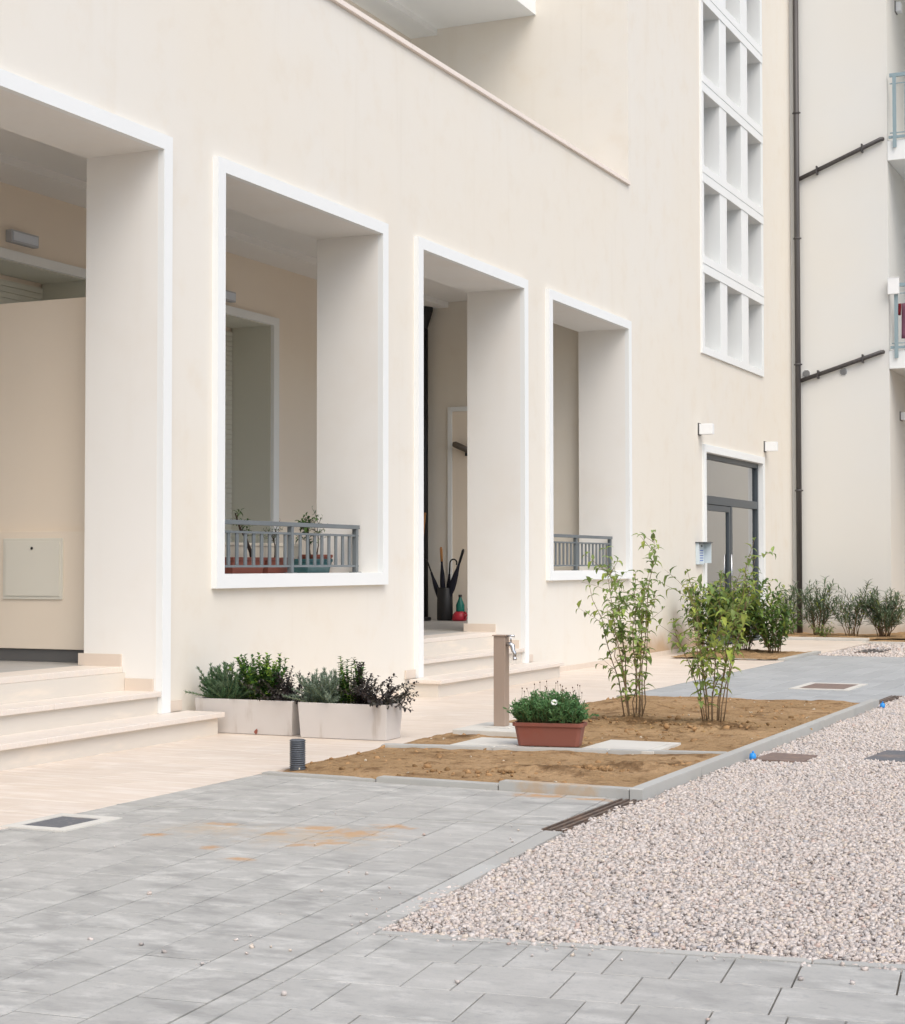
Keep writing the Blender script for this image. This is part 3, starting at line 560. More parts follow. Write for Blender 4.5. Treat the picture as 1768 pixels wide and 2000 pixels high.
# ------------------------------------------------------------------ entrance steps
def tread(t, x0, x1, a, b, z0, z1, cuts):
    ys = [a]+[a+(b-a)*c for c in cuts]+[b]
    for p, q in zip(ys[:-1], ys[1:]): MB().box(x0, x1, p+(.0008 if p > a else 0), q-(.0008 if q < b else 0), z0, z1).build('tread', MARBLE, t, bevel=.005)
def steps(label, o):
    a, b = o[0], o[1]; t = thing('entrance_steps', label, 'steps', (.1, (a+b)/2, 0), 'travertine entrance steps')
    MB().box(.012, .33, a-.28, b+.28, -.01, .122).build('riser', RISER, t)
    tread(t, .0505, .372, a-.31, b+.31, .1222, .158, (.36, .70))
    MB().box(.012, .0505, a+.001, b-.001, .1222, .156).build('tread_back', MARBLE, t)
    MB().box(-.26, .012, a+.002, b-.002, -.01, .278).build('riser', RISER, t)
    tread(t, -.26, .046, a+.0025, b-.0025, .2782, .314, (.52,))
    MB().box(-.60, -.2605, a+.002, b-.002, -.01, .438).build('riser', RISER, t)
    tread(t, -.619, -.282, a+.0025, b-.0025, .4382, .482, (.44,))
    for s in (0, 1):
        y0, y1 = (a+.002, a+.014) if s == 0 else (b-.014, b-.002)
        MB().box(-.258, -.02, y0, y1, .3142, .40).build('skirting', SKIRT, t); MB().box(-.66, -.29, y0-.001, y1+.001, .4822, .568).build('skirting', SKIRT, t)
        y0, y1 = (a-.30, a-.108) if s == 0 else (b+.108, b+.30)
        MB().box(.003, .018, y0, y1, .1585, .236).build('skirting', SKIRT, t)
    return t
steps('three travertine steps up to the large open portal at the far left', P1)
steps('three travertine steps up to the porch doorway with the umbrella stand', P2)

# ------------------------------------------------------------------ window railings
def railing(label, a, b, x, posts, z0=1.13):
    t = thing('railing', label, 'railing', (x, (a+b)/2, z0), 'grey sill railings'); n = round((b-a)/.122)
    MB().box(x-.025, x+.025, a, b, 1.515, 1.55).build('top_rail', RAIL, t, bevel=.003)
    MB().box(x-.012, x+.012, a, b, 1.448, 1.466).build('rail', RAIL, t); MB().box(x-.012, x+.012, a, b, 1.180, 1.198).build('rail', RAIL, t)
    for p in posts:
        q = MB().box(x-.02, x+.02, p-.02, p+.02, z0+.008, 1.514).build('post', RAIL, t); MB().box(x-.04, x+.04, p-.04, p+.04, z0+.0005, z0+.0075).build('foot', RAIL, q)
    for i in range(n):
        y = a+.03+(b-a-.06)*i/(n-1)
        if min(abs(y-p) for p in posts) < .05: continue
        MB().box(x-.006, x+.006, y-.019, y+.019, 1.1985, 1.4515).build('baluster', RAIL, t)
    return t
railing('low grey metal railing on the sill in front of the potted plants', 10.90, 13.44, -.19, (10.95, 12.26, 13.40))
railing('low grey metal railing on the empty sill right of the umbrella doorway', 17.65, 20.20, -.19, (17.7, 18.95, 20.16))

# ------------------------------------------------------------------ rear wing, pipes, vents, balconies
Wg = thing('rear_wing', 'pale rear wing of the building with loggia balconies at the right edge', 'building', (1, 30, 0))
MB().box(-.05, 1.65, 29.051, 32.6, -.05, 13.8).build('wing_wall', WING, Wg)
MB().box(1.651, 9, 31.3, 31.6, -.05, 13.8).build('loggia_back_wall', WING, Wg)
MB().box(9.0, 12, 29.05, 31.6, -.05, 13.8).build('wing_wall', WING, Wg)
def balcony(z0, z1, lab):
    sl_ = MB().box(1.652, 8.999, 29.04, 31.299, z0, z1).build('balcony_slab', WHITE, Wg, bevel=.004); sl_['label'] = lab
    MB().box(1.70, 8.95, 29.0, 29.05, z1+.66+.41, z1+.66+.47).build('handrail', RAIL_TEAL, sl_)
    mb = MB(); mb.box(1.70, 8.95, 29.015, 29.035, z1+.95, z1+.965).box(1.68, 8.95, 29.01, 29.038, z1+.03, z1+.075).box(1.70, 8.95, 29.015, 29.035, z1+.115, z1+.13); mb.build('rail', RAIL_TEAL, sl_)
    for x in (1.78, 3.6, 5.4, 7.2, 8.9): MB().box(x-.03, x+.03, 28.99, 29.014, z1-.13, z1+1.07).build('post', RAIL_TEAL, sl_)
    for k in range(30): x = 1.95+.23*k; MB().box(x-.005, x+.005, 29.018, 29.030, z1+.13, z1+.95).build('baluster', RAIL_TEAL, sl_)
    return sl_
for z0, z1, lab in ((4.48, 4.78, 'lower loggia balcony with laundry behind its rails'), (8.0, 8.33, 'upper loggia balcony with teal handrail'), (11.5, 11.8, 'topmost loggia balcony')): balcony(z0, z1, lab)
for z in (4.78, 8.33):
    dw = MB().box(2.0, 4.2, 31.26, 31.299, z+.02, z+2.3).build('balcony_door', WHITE, Wg); MB().box(2.1, 3.05, 31.25, 31.259, z+.1, z+2.2).build('pane', GLASS_D, dw); MB().box(3.12, 4.1, 31.25, 31.259, z+.1, z+2.2).build('pane', GLASS_D, dw)
dp = thing('downpipe', 'tall dark brown downpipe in the corner with two sloping branch pipes', 'pipe', (.13, 28.97, 0))
MB().tube([(.125, 28.975, .03), (.125, 28.975, 13.7)], .048, 16).build('pipe', METAL_DK, dp)
for z in (2.46, 4.62, 6.79, 8.96, 11.1): MB().tube([(.125, 28.975, z-.018), (.125, 28.975, z+.018)], .055, 16).box(.055, .195, 28.985, 28.995, z-.012, z+.012).build('bracket', METAL_DK, dp)
for (x0, z0, x1, z1) in ((.13, 7.80, 1.55, 8.36), (.13, 4.33, 1.53, 4.76)):
    bpz = MB().tube([(x0, 28.99, z0), (x1, 28.99, z1), (x1+.03, 29.03, z1+.008)], .036, 12).build('branch_pipe', METAL_DK, dp)
    for t in (.24, .78):
        x, z = x0+(x1-x0)*t, z0+(z1-z0)*t; MB().box(x-.012, x+.012, 28.945, 29.045, z-.07, z+.07).build('bracket', METAL_DK, bpz)
for i, (x, lab) in enumerate(((.255, 'round louvred vent tucked beside the downpipe'), (.885, 'round louvred vent under the middle of the lower branch pipe'))):
    t = thing('wall_vent', lab, 'vent', (x, 29.05, 4.465), 'round wall vents'); MB().tube([(x, 29.05, 4.465), (x, 29.040, 4.465)], .068, 24).build('rim', LAMPW, t)
    for k in range(6):
        z = 4.465-.05+.02*k; w = math.sqrt(max(.062**2-(z-4.465)**2, 1e-5)); MB().box(x-w, x+w, 29.030, 29.0395, z-.005, z+.004).build('slat', METAL_DK, t)
# wall lamps
def lamp(label, x, y, z, on='x', sz=(.21, .10, .15)):
    t = thing('wall_lamp', label, 'lamp', (x, y, z), 'white box wall lamps'); L_, w, h = sz
    MB().box(x+.0005, x+.014, y-w/2-.012, y+w/2+.012, z-h/2-.012, z+h/2+.012).build('backplate', METAL_DK, t)
    MB().box(x+.0145, x+L_, y-w/2, y+w/2, z-h/2, z+h/2).build('shade', LAMPW, t, bevel=.006)
lamp('white box wall lamp above the left corner of the glass door', 0, 23.44, 3.115)
lamp('white box wall lamp above the right corner of the glass door', 0, 27.15, 3.10)
lamp('white box lamp high on the loggia side wall, top right corner', 1.65, 29.95, 10.86, sz=(.10, .18, .16))
lamp('white box lamp on the loggia side wall below the laundry balcony', 1.65, 30.1, 3.76, sz=(.12, .2, .13))
def plamp(label, y, z):
    t = thing('porch_lamp', label, 'lamp', (-3.0, y, z), 'porch bulkhead lamps'); MB().box(-2.999, -2.93, y-.19, y+.19, z-.055, z+.055).build('housing', mat('grey_lamp_housing', (.45, .47, .50), .5, .4), t, bevel=.006); MB().box(-2.9295, -2.922, y-.17, y+.17, z-.038, z+.038).build('diffuser', mat('lamp_diffuser', (.62, .67, .74), .4, .4), t)
plamp('oblong bulkhead lamp above the shuttered window seen through the left portal', 12.26, 4.125); plamp('oblong bulkhead lamp above the window seen over the potted plants', 15.62, 4.10)
# intercom
ic = thing('intercom', 'pale blue intercom panel with a rain hood left of the glass door', 'intercom', (0, 23.3, 1.25))
MB().box(.0005, .05, 23.24, 23.50, 1.20, 1.50).build('panel', PAPER, ic, bevel=.004); MB().box(.0005, .17, 23.22, 23.52, 1.5005, 1.515).build('hood', ANTH, ic); MB().box(.0005, .15, 23.503, 23.515, 1.22, 1.5).build('side_glass', PAPER, ic)
for k in range(5): MB().box(.0502, .0515, 23.28, 23.44, 1.25+.035*k, 1.262+.035*k).build('name_strip', INK, ic)
MB().tube([(.05, 23.37, 1.46), (.056, 23.37, 1.46)], .018, 12).build('camera_eye', BLACK, ic)
# things on the lower balcony
t = thing('hanging_box', 'white box hung on the rail of the lower loggia balcony', 'box', (1.74, 28.97, 5.72)); MB().box(1.655, 1.84, 28.93, 28.989, 5.72, 5.99).build('body', LAMPW, t, bevel=.005); MB().box(1.65, 1.845, 28.925, 28.9885, 5.9905, 6.0).build('lid', LAMPW, t)
t = thing('drying_rack', 'folding drying rack hung with clothes on the lower loggia balcony', 'drying rack', (2.6, 29.6, 4.78))
for y in (29.3, 29.9): MB().tube([(1.72, y, 5.6), (3.3, y, 5.6)], .008, 6).build('rail', LAMPW, t); MB().tube([(1.95, y, 4.785), (2.2, 29.6, 5.2), (2.45, y, 5.6)], .008, 6).build('leg', LAMPW, t); MB().tube([(3.25, y, 4.785), (3.0, 29.6, 5.2), (2.75, y, 5.6)], .008, 6).build('leg', LAMPW, t)
def cloth(label, x, w, h, m_, zt=5.605):
    mb = MB(); vs = []; n = 8
    for j in range(7):
        for i in range(n+1): u = i/n; vs.append((x+w*u, 29.3-.012+.03*math.sin(u*7+j*.8)*j/6, zt-h*j/6))
    fs = [(j*(n+1)+i, j*(n+1)+i+1, (j+1)*(n+1)+i+1, (j+1)*(n+1)+i) for j in range(6) for i in range(n)]
    o = mb.add(vs, fs, True).build('garment', m_, None, org=(x, 29.3, 5.2)); md = o.modifiers.new('thick', 'SOLIDIFY'); md.thickness = .006; tag(o, label, 'clothes', 'laundry on the balcony')
cloth('small dark red garment hanging leftmost on the balcony drying rack', 1.765, .05, .2, RED_CLOTH); cloth('plum coloured garment hanging on the balcony drying rack', 1.82, .3, .6, PURPLE_CLOTH); cloth('dark garment hanging right of the plum one on the rack', 2.2, .3, .4, NAVY_CLOTH)

# ------------------------------------------------------------------ porch clutter
hp = thing('porch_downpipe', 'black downpipe with hopper in the dark porch corner', 'pipe', (-2.78, 20.26, .48)); MB().tube([(-2.80, 20.26, .481), (-2.80, 20.26, 4.3)], .055, 14).build('pipe', BLACK, hp)
MB().lathe([(.058, 4.3), (.06, 4.32), (.13, 4.55), (.13, 4.588)], 16, (-2.80, 20.24)).build('hopper', BLACK, hp)
us = thing('umbrella_stand', 'black cylindrical umbrella stand on the porch floor', 'stand', (-2.40, 20.05, .482)); MB().lathe([(.0, .483), (.10, .483), (.104, .50), (.10, .90), (.094, .905), (.09, .895), (.09, .52)], 24, (-2.40, 20.05)).build('cylinder', BLACK, us)
def umbrella(label, base, top, hook, woody=False, r=.036):
    base, top = Vector(base), Vector(top); t = thing('umbrella', label, 'umbrella', base, 'umbrellas in the stand'); ax = (top-base); n = 9
    pts = [base+ax*k/n for k in range(n+1)]; rad = [.008, .018, .024, .030, .034, r, r*.95, r*.8, r*.5, .014]
    MB().tube(pts, rad, 9).build('canopy', DKCLOTH, t); a = ax.normalized()
    if hook:
        sd = Vector((hook, 0, 0)); rr_ = .05; p = [top, top+a*.14]
        for k in range(1, 9): th = math.pi*1.15*k/8; p.append(top+a*(.14+rr_*math.sin(th))+sd.normalized()*rr_*(1-math.cos(th)))
        MB().tube(p, .010, 8).build('handle', BLACK, t)
    else: MB().tube([top, top+a*.16, top+a*.19], [.017, .019, .012], 10).build('handle', WOOD if woody else BLACK, t)
umbrella('umbrella with a hooked handle leaning to the left in the stand', (-2.37, 20.05, .50), (-2.60, 20.06, 1.10), -1)
umbrella('dark furled umbrella with a wooden handle in the stand', (-2.40, 20.03, .50), (-2.45, 20.06, 1.24), 0, True)
umbrella('umbrella with a crook handle standing upright behind the others', (-2.38, 20.08, .50), (-2.36, 20.10, 1.08), 1)
umbrella('stout furled umbrella leaning to the right in the stand', (-2.42, 20.02, .50), (-2.20, 20.06, 1.22), 0, False, .046)
br = thing('broom', 'wooden handled broom leaning in the dark porch corner', 'broom', (-2.80, 20.1, .482)); MB().tube([(-2.82, 20.02, .54), (-2.74, 20.17, 1.88)], .014, 10).build('stick', WOOD, br); MB().box(-2.95, -2.70, 19.97, 20.05, .483, .56).build('brush', BLACK, br, bevel=.01)
tr = thing('boot_tray', 'low black tray on the porch floor beside the broom', 'tray', (-2.62, 19.8, .482)); MB().box(-2.80, -2.50, 19.55, 19.85, .4825, .53).build('tray', BLACK, tr, bevel=.012)
def bottle(label, x, y, m_, h, r):
    t = thing('bottle', label, 'bottle', (x, y, .482), 'bottles beside the umbrella stand'); z = .4825; MB().lathe([(0, z), (r*.9, z), (r, z+.02), (r, z+h*.6), (r*.4, z+h*.85), (r*.35, z+h*.9)], 16, (x, y)).build('body', m_, t); MB().lathe([(r*.42, z+h*.9), (r*.42, z+h), (0, z+h)], 12, (x, y)).build('cap', BLACK, t)
bottle('green plastic bottle beside the umbrella stand', -2.215, 20.12, BOTTLE, .33, .055); bottle('dark blue bottle behind the green bottle by the stand', -2.10, 20.2, BLUEP, .24, .05)
t = thing('red_watering_jug', 'red plastic jug on the porch floor right of the umbrella stand', 'jug', (-2.14, 19.95, .482)); MB().lathe([(0, .483), (.085, .483), (.095, .50), (.08, .57), (.05, .60)], 18, (-2.15, 19.95)).build('body', REDP, t); MB().tube([(-2.08, 19.92, .5), (-2.02, 19.9, .56), (-2.06, 19.92, .595)], .012, 8).build('handle', REDP, t)

# ------------------------------------------------------------------ bed fittings
cs = thing('concrete_pad', 'pale concrete pad under the taupe standpipe', 'slab', (2.3, 11.05, .03)); MB().box(1.97, 2.62, 10.75, 11.36, -.02, .066).build('slab', COVER, cs, bevel=.006)
for i, (x0, x1, y0, y1, lab) in enumerate(((2.30, 2.78, 9.99, 10.50, 'pale concrete inspection cover left of the terracotta trough'), (3.14, 3.62, 10.12, 10.70, 'pale concrete inspection cover right of the terracotta trough'))):
    t = thing('inspection_cover', lab, 'cover', ((x0+x1)/2, (y0+y1)/2, .03), 'concrete covers in the bed'); mb = MB()
    mb.box(x0, x1, y0, y0+.05, -.02, .048).box(x0, x1, y1-.05, y1, -.02, .048).box(x0, x0+.05, y0+.0505, y1-.0505, -.02, .048).box(x1-.05, x1, y0+.0505, y1-.0505, -.02, .048); mb.build('frame', COVER, t, bevel=.003)
    MB().box(x0+.054, x1-.054, y0+.054, y1-.054, -.02, .051).build('lid', COVER, t, bevel=.004)
sp = thing('standpipe', 'square taupe metal standpipe with a garden tap in the soil bed', 'standpipe', (2.21, 11.05, .066))
MB().box(2.11, 2.31, 10.95, 11.15, .0665, .072).build('base_plate', COVER, sp, bevel=.001)
MB().box(2.168, 2.252, 11.008, 11.092, .0725, .70).build('column', TAUPE, sp, bevel=.003); MB().box(2.160, 2.260, 11.0, 11.1, .7003, .708).build('cap', TAUPE, sp)
tp = MB().tube([(2.252, 11.04, .645), (2.285, 11.035, .645), (2.30, 11.035, .635), (2.305, 11.035, .60), (2.318, 11.033, .585), (2.318, 11.033, .555)], [.012, .016, .017, .013, .011, .011], 10).build('tap', CHROME, sp)
MB().tube([(2.288, 11.036, .66), (2.288, 11.036, .70)], .006, 8).tube([(2.262, 11.03, .70), (2.288, 11.036, .704), (2.315, 11.04, .70)], .007, 8).build('lever', CHROME, tp); MB().tube([(2.318, 11.033, .553), (2.318, 11.033, .535)], .014, 10).build('hose_nozzle', CHROME, tp)
cp = thing('corrugated_conduit', 'short dark corrugated conduit standing up at the left corner of the soil bed', 'pipe', (1.93, 8.68, .03))
prof = []; z = .0
while z < .178: prof += [(.043, z), (.047, z+.003), (.047, z+.007), (.041, z+.0095), (.041, z+.0115)]; z += .0125
MB().lathe(prof+[(.036, .18), (.036, .02)], 24, (1.93, 8.68)).build('ribbed_pipe', CORR, cp)
for x, y, lab in ((4.175, 10.38, 'blue plastic cap lying against the near stretch of the bed kerb'), (4.19, 14.55, 'blue plastic cap lying near the far end of the bed kerb')):
    t = thing('blue_cap', lab, 'cap', (x, y, -.005), 'blue plastic caps'); MB().lathe([(0, -.006), (.019, -.004), (.022, .012), (.019, .032), (.012, .038), (0, .04)], 16, (x, y)).build('cap', BLUE, t)
    MB().tube([(x, y, .039), (x+.004, y, .05)], .006, 8).build('nub', BLUE, t)
def slot_drain(label, x0, x1, y0, y1):
    t = thing('slot_drain', label, 'drain', ((x0+x1)/2, y0, 0), 'slot drains'); MB().box(x0, x1, y0, y1, -.06, -.008).build('channel', DRAIN, t)
    for k in range(4): x = x0+(x1-x0)*k/3; MB().box(max(x-.009, x0), min(x+.009, x1), y0+.002, y1-.002, -.0079, .004).build('bar', DRAIN, t)
    for k in range(int((y1-y0)/.18)): y = y0+.09+.18*k; MB().box(x0+.01, x1-.01, y-.005, y+.005, -.0079, -.001).build('cross_bar', DRAIN, t)
slot_drain('narrow slot drain at the near corner of the soil bed', 4.022, 4.135, 7.24, 8.345); slot_drain('narrow slot drain at the far corner of the soil bed', 4.02, 4.12, 14.98, 15.9)
t = thing('manhole', 'square grey manhole cover with pale frame at the edge of the travertine walkway', 'manhole', (1.9, 6.5, 0)); mb = MB(); x0, x1, y0, y1 = 1.735, 2.09, 6.29, 6.74
mb.box(x0, x1, y0, y0+.07, -.01, .005).box(x0, x1, y1-.07, y1, -.01, .005).box(x0, x0+.06, y0+.0705, y1-.0705, -.01, .005).box(x1-.07, x1, y0+.0705, y1-.0705, -.01, .005); mb.build('frame', COVER, t); MB().box(x0+.0605, x1-.0705, y0+.0705, y1-.0705, -.01, .0015).build('lid', STONEPLATE, t)
t = thing('manhole', 'pale framed manhole cover in the rear paving behind the bed', 'manhole', (3.25, 16.85, 0)); mb = MB(); x0, x1, y0, y1 = 2.96, 3.54, 16.35, 17.3
mb.box(x0, x1, y0, y0+.10, -.01, .006).box(x0, x1, y1-.10, y1, -.01, .006).box(x0, x0+.07, y0+.1005, y1-.1005, -.01, .006).box(x1-.07, x1, y0+.1005, y1-.1005, -.01, .006); mb.build('frame', COVER, t); MB().box(x0+.0705, x1-.0705, y0+.1005, y1-.1005, -.01, .003).build('lid', RUST, t)
t = thing('steel_plate', 'brown rusty steel plate lying in the gravel beside the kerb', 'plate', (4.33, 10.55, 0)); MB().prism([(4.185, 10.36), (4.49, 10.33), (4.50, 10.72), (4.20, 10.76)], -.02, .006, .002).build('plate', RUST, t)
t = thing('gravel_cover', 'grey speckled access cover set in the gravel near the right edge', 'cover', (4.95, 10.9, 0)); MB().prism([(4.80, 10.62), (5.12, 10.60), (5.12, 11.2), (4.84, 11.2)], -.02, .006, .003).build('lid', STONEPLATE, t)
t = thing('manhole', 'dark grating in the far gravel patch before the oleanders', 'manhole', (2.35, 24, 0)); MB().box(2.14, 2.5, 23.5, 24.6, -.02, .002).build('frame', RUST, t)
for k in range(8): MB().box(2.16, 2.48, 23.55+.13*k, 23.63+.13*k, .0021, .008).build('bar', METAL_DK, t)
# small bed by the door, bed in front of the rear wing
x0, x1, y0, y1 = BED2
k2 = thing('small_bed_kerb', 'low concrete kerb of the small planting bed before the glass door', 'kerb', (1, 22, 0)); kerb_run((x0, y0), (x1, y0-.15), -.07, -.05, .012, 2, k2); kerb_run((x1, y0-.15), (x1, y1), .085, -.05, .03, 3, k2); kerb_run((x1+.08, y1+.003), (x0, y1+.003), -.05, -.05, .01, 2, k2)
soil('soil', x0-.02, x1, y0-.16, y1, .012, 40, 50, .02, [(.9, 22.3, .6, .6, .05)])
k3 = thing('rear_bed_kerb', 'pale concrete kerb in front of the oleanders at the rear wing', 'kerb', (1, 27, 0)); kerb_run((.0, 27.02), (1.66, 27.02), -.09, -.05, .045, 2, k3, material=COVER); kerb_run((1.67, 26.42), (9, 26.42), -.09, -.05, .02, 6, k3, material=COVER)
soil('soil', .0, 9.0, 27.115, 31.29, .03, 90, 50, .03); soil('soil', 1.67, 9.0, 26.52, 27.1, .015, 90, 10, .015)

# ------------------------------------------------------------------ plants
def rdir(rn, el0, el1, az=None):
    a = rn.uniform(0, 2*math.pi) if az is None else az; e_ = R(rn.uniform(el0, el1)); return Vector((math.cos(a)*math.cos(e_), math.sin(a)*math.cos(e_), math.sin(e_)))
def curve(p, d0, ln, n, rn, bend=.0, wob=.06):
    pts = [Vector(p)]; d_ = d0.normalized()
    for k in range(n): d_ = (d_+Vector((rn.gauss(0, wob), rn.gauss(0, wob), rn.gauss(0, wob)-bend))).normalized(); pts.append(pts[-1]+d_*ln/n)
    return pts
def along(pts, t):
    f = t*(len(pts)-1); i = min(int(f), len(pts)-2); return pts[i].lerp(pts[i+1], f-i), (pts[i+1]-pts[i]).normalized()
def stem_leaves(mb, pts, rn, t0, t1, step, ln, wd, droop, out=45, pairs=2, dens=1.0, mb2=None, p2=0):
    L = sum((pts[i+1]-pts[i]).length for i in range(len(pts)-1)); n = max(2, int(L*(t1-t0)/step)); ph = rn.uniform(0, 6)
    for k in range(n):
        t = t0+(t1-t0)*k/max(n-1, 1); p, tg = along(pts, min(t, .999)); a = tg.orthogonal().normalized(); b = tg.cross(a); ph += 1.57+rn.uniform(-.3, .3)
        for j in range(pairs):
            if rn.random() > dens: continue
            th = ph+j*2*math.pi/pairs; o = R(out+rn.uniform(-18, 18)); dr = tg*math.cos(o)+(a*math.cos(th)+b*math.sin(th))*math.sin(o)
            s = rn.uniform(.7, 1.2)*(1 if t < .85 else .8); (mb2 if mb2 is not None and rn.random() < p2 else mb).leaf(p, dr, Vector((0, 0, 1)), ln*s, wd*s, droop*rn.uniform(.6, 1.4))
def shrub(name, label, base, n, h, spread, seed, lean=(0, 0), lf=L_PRIVET, leaf_t0=.28, ln=.075, wd=.026, step=.045, bark=BARK, group=None, dens=.88, r0=.10, side=6, droop=.5, yel=.12, cat='shrub', out=55, pairs=2, rad=.006):
    rn = random.Random(seed); t = thing(name, label, cat, base, group); B_ = Vector(base)
    for i in range(n):
        az = 2*math.pi*(i+rn.uniform(-.3, .3))/n; k = rn.uniform(.25, 1)*spread; hh = h*rn.uniform(.62, 1.0)*(1-.22*k/max(spread, .01))
        if i == 0: hh = h*.97; k *= .45
        p0 = B_+Vector((math.cos(az)*r0*rn.uniform(.3, 1), math.sin(az)*r0*rn.uniform(.3, 1), 0)); tip = Vector((math.cos(az)*k+lean[0], math.sin(az)*k+lean[1], hh))
        pts = [p0]; m_ = 7
        for q in range(1, m_+1): f = q/m_; pts.append(p0+Vector((tip.x*f**1.35, tip.y*f**1.35, tip.z*f))+Vector((rn.gauss(0, .012), rn.gauss(0, .012), 0)))
        st = MB().tube(pts, [rad*(1-.75*q/m_) for q in range(m_+1)], 6); mb = MB(); my = MB(); t0 = leaf_t0*rn.uniform(.7, 1.5)
        stem_leaves(mb, pts, rn, t0, 1, step, ln, wd, droop, out, pairs, dens, my, yel)
        for q in range(side):
            tt = rn.uniform(max(t0, .35), .95); p, tg = along(pts, tt); dr = (tg*.6+rdir(rn, -5, 35)).normalized(); sp_ = curve(p, dr, rn.uniform(.10, .30)*(h/1.4), 4, rn, .02)
            st.tube(sp_, [rad*.35, rad*.3, rad*.25, rad*.2, rad*.12], 4); stem_leaves(mb, sp_, rn, .1, 1, step*.8, ln, wd, droop, out, pairs, dens, my, yel)
        so_ = st.build('stem', bark, t)
        if mb.f: mb.build('leaves', lf, so_)
        if my.f: my.build('young_leaves', L_YEL, so_)
    return t
shrub('privet_shrub', 'taller upright many stemmed shrub in the soil bed behind the terracotta trough', (2.85, 12.05, .05), 11, 1.44, .36, 11, (-.03, 0), group='many stemmed shrubs in the bed', side=5, ln=.078, wd=.036, step=.058, droop=.38, out=72, leaf_t0=.2, dens=.8, yel=.2)
shrub('privet_shrub', 'right hand many stemmed shrub in the soil bed with bare lower stems', (3.48, 11.90, .05), 11, 1.36, .50, 23, (.06, 0), group='many stemmed shrubs in the bed', side=4, leaf_t0=.26, yel=.45, ln=.082, wd=.037, step=.056, droop=.38, out=72, dens=.8)
shrub('laurel_bush', 'dense dark green bush in the small bed before the glass door, middle', (.92, 22.3, .05), 26, 1.05, .50, 31, lf=L_BUSH, ln=.11, wd=.038, step=.05, group='dense bushes at the door', side=8, leaf_t0=.15, droop=.25, yel=.18)
shrub('laurel_bush', 'dense bush nearest the wall in the small bed at the door', (.50, 22.1, .05), 18, .95, .34, 37, lf=L_BUSH, ln=.11, wd=.038, step=.05, group='dense bushes at the door', side=8, leaf_t0=.12, droop=.25, yel=.10)
shrub('laurel_bush', 'low spreading bush at the outer edge of the small door bed', (1.36, 22.2, .05), 17, .62, .36, 41, lf=L_BUSH, ln=.11, wd=.042, step=.05, group='dense bushes at the door', side=6, leaf_t0=.12, droop=.2, yel=.04)
for (x, y, h, n, sd, lab, sp_, t0) in ((.10, 28.3, .85, 6, 51, 'sparse oleander growing left of the downpipe foot', .12, .35), (.62, 28.15, .94, 17, 52, 'tall oleander just right of the downpipe foot', .46, .30), (1.20, 28.05, .88, 11, 53, 'slender oleander in the middle before the rear wing', .44, .2), (1.70, 28.1, .74, 28, 54, 'dense rounded dark oleander at the right edge', .46, .25)):
    shrub('oleander', lab, (x, y, .04), n, h, sp_, sd, lf=L_OLE, ln=.145, wd=.024, step=.055, group='oleanders before the rear wing', side=4, leaf_t0=t0, droop=.12, yel=.03, out=42, pairs=3, rad=.008)
shrub('ground_herb', 'small green herb at the foot of the oleanders', (.85, 27.5, .04), 9, .22, .2, 61, lf=L_BUSH, ln=.07, wd=.02, step=.035, side=2, leaf_t0=.1, cat='herb')

lt = MB(); rl = random.Random(99)
for i in range(60):
    q = rl.choice(((2.85, 12.05), (3.48, 11.9))); p = Vector((q[0]+rl.gauss(0, .3), q[1]+rl.gauss(0, .4)-.1, .062)); lt.leaf(p, rdir(rl, -4, 12), Vector((0, 0, 1)), rl.uniform(.03, .055), .018, .1)
tag(lt.build('leaf_litter', mat('dry_leaf', (.30, .19, .08), .9, .1, island=.4)), 'dry fallen leaves strewn under the two shrubs', None, None, 'stuff')
# planters
def planter(label, c, rot, L_, w, h):
    t = thing('planter_trough', label, 'planter', c, 'long white planters'); ca, sa = math.cos(rot), math.sin(rot)
    def P(u, v, z): return (c[0]+u*ca-v*sa, c[1]+u*sa+v*ca, c[2]+z)
    def ring(L2, w2, z): return [P(-L2/2, -w2/2, z), P(L2/2, -w2/2, z), P(L2/2, w2/2, z), P(-L2/2, w2/2, z)]
    rs = [ring(L_-.03, w-.03, .002), ring(L_, w, h), ring(L_-.035, w-.035, h), ring(L_-.05, w-.05, .05)]
    vs = [p for q in rs for p in q]; fs = [(3, 2, 1, 0), (12, 13, 14, 15)]
    for k in range(3):
        for i in range(4): fs.append((k*4+i, k*4+(i+1) % 4, (k+1)*4+(i+1) % 4, (k+1)*4+i))
    MB().add(vs, fs).build('trough', PLANTER, t, bevel=.003)
    a = ring(L_-.038, w-.038, h-.03); MB().add(a+[P(0, 0, h-.015)], [(0, 1, 4), (1, 2, 4), (2, 3, 4), (3, 0, 4)]).build('potting_soil', POTSOIL, t); return P
PA = planter('left of the two white planters, beside the steps', (.48, 10.56, 0), R(1), .80, .26, .245)
PB = planter('right of the two white planters, with a dirty end', (1.29, 10.53, 0), R(2.5), .68, .27, .245)
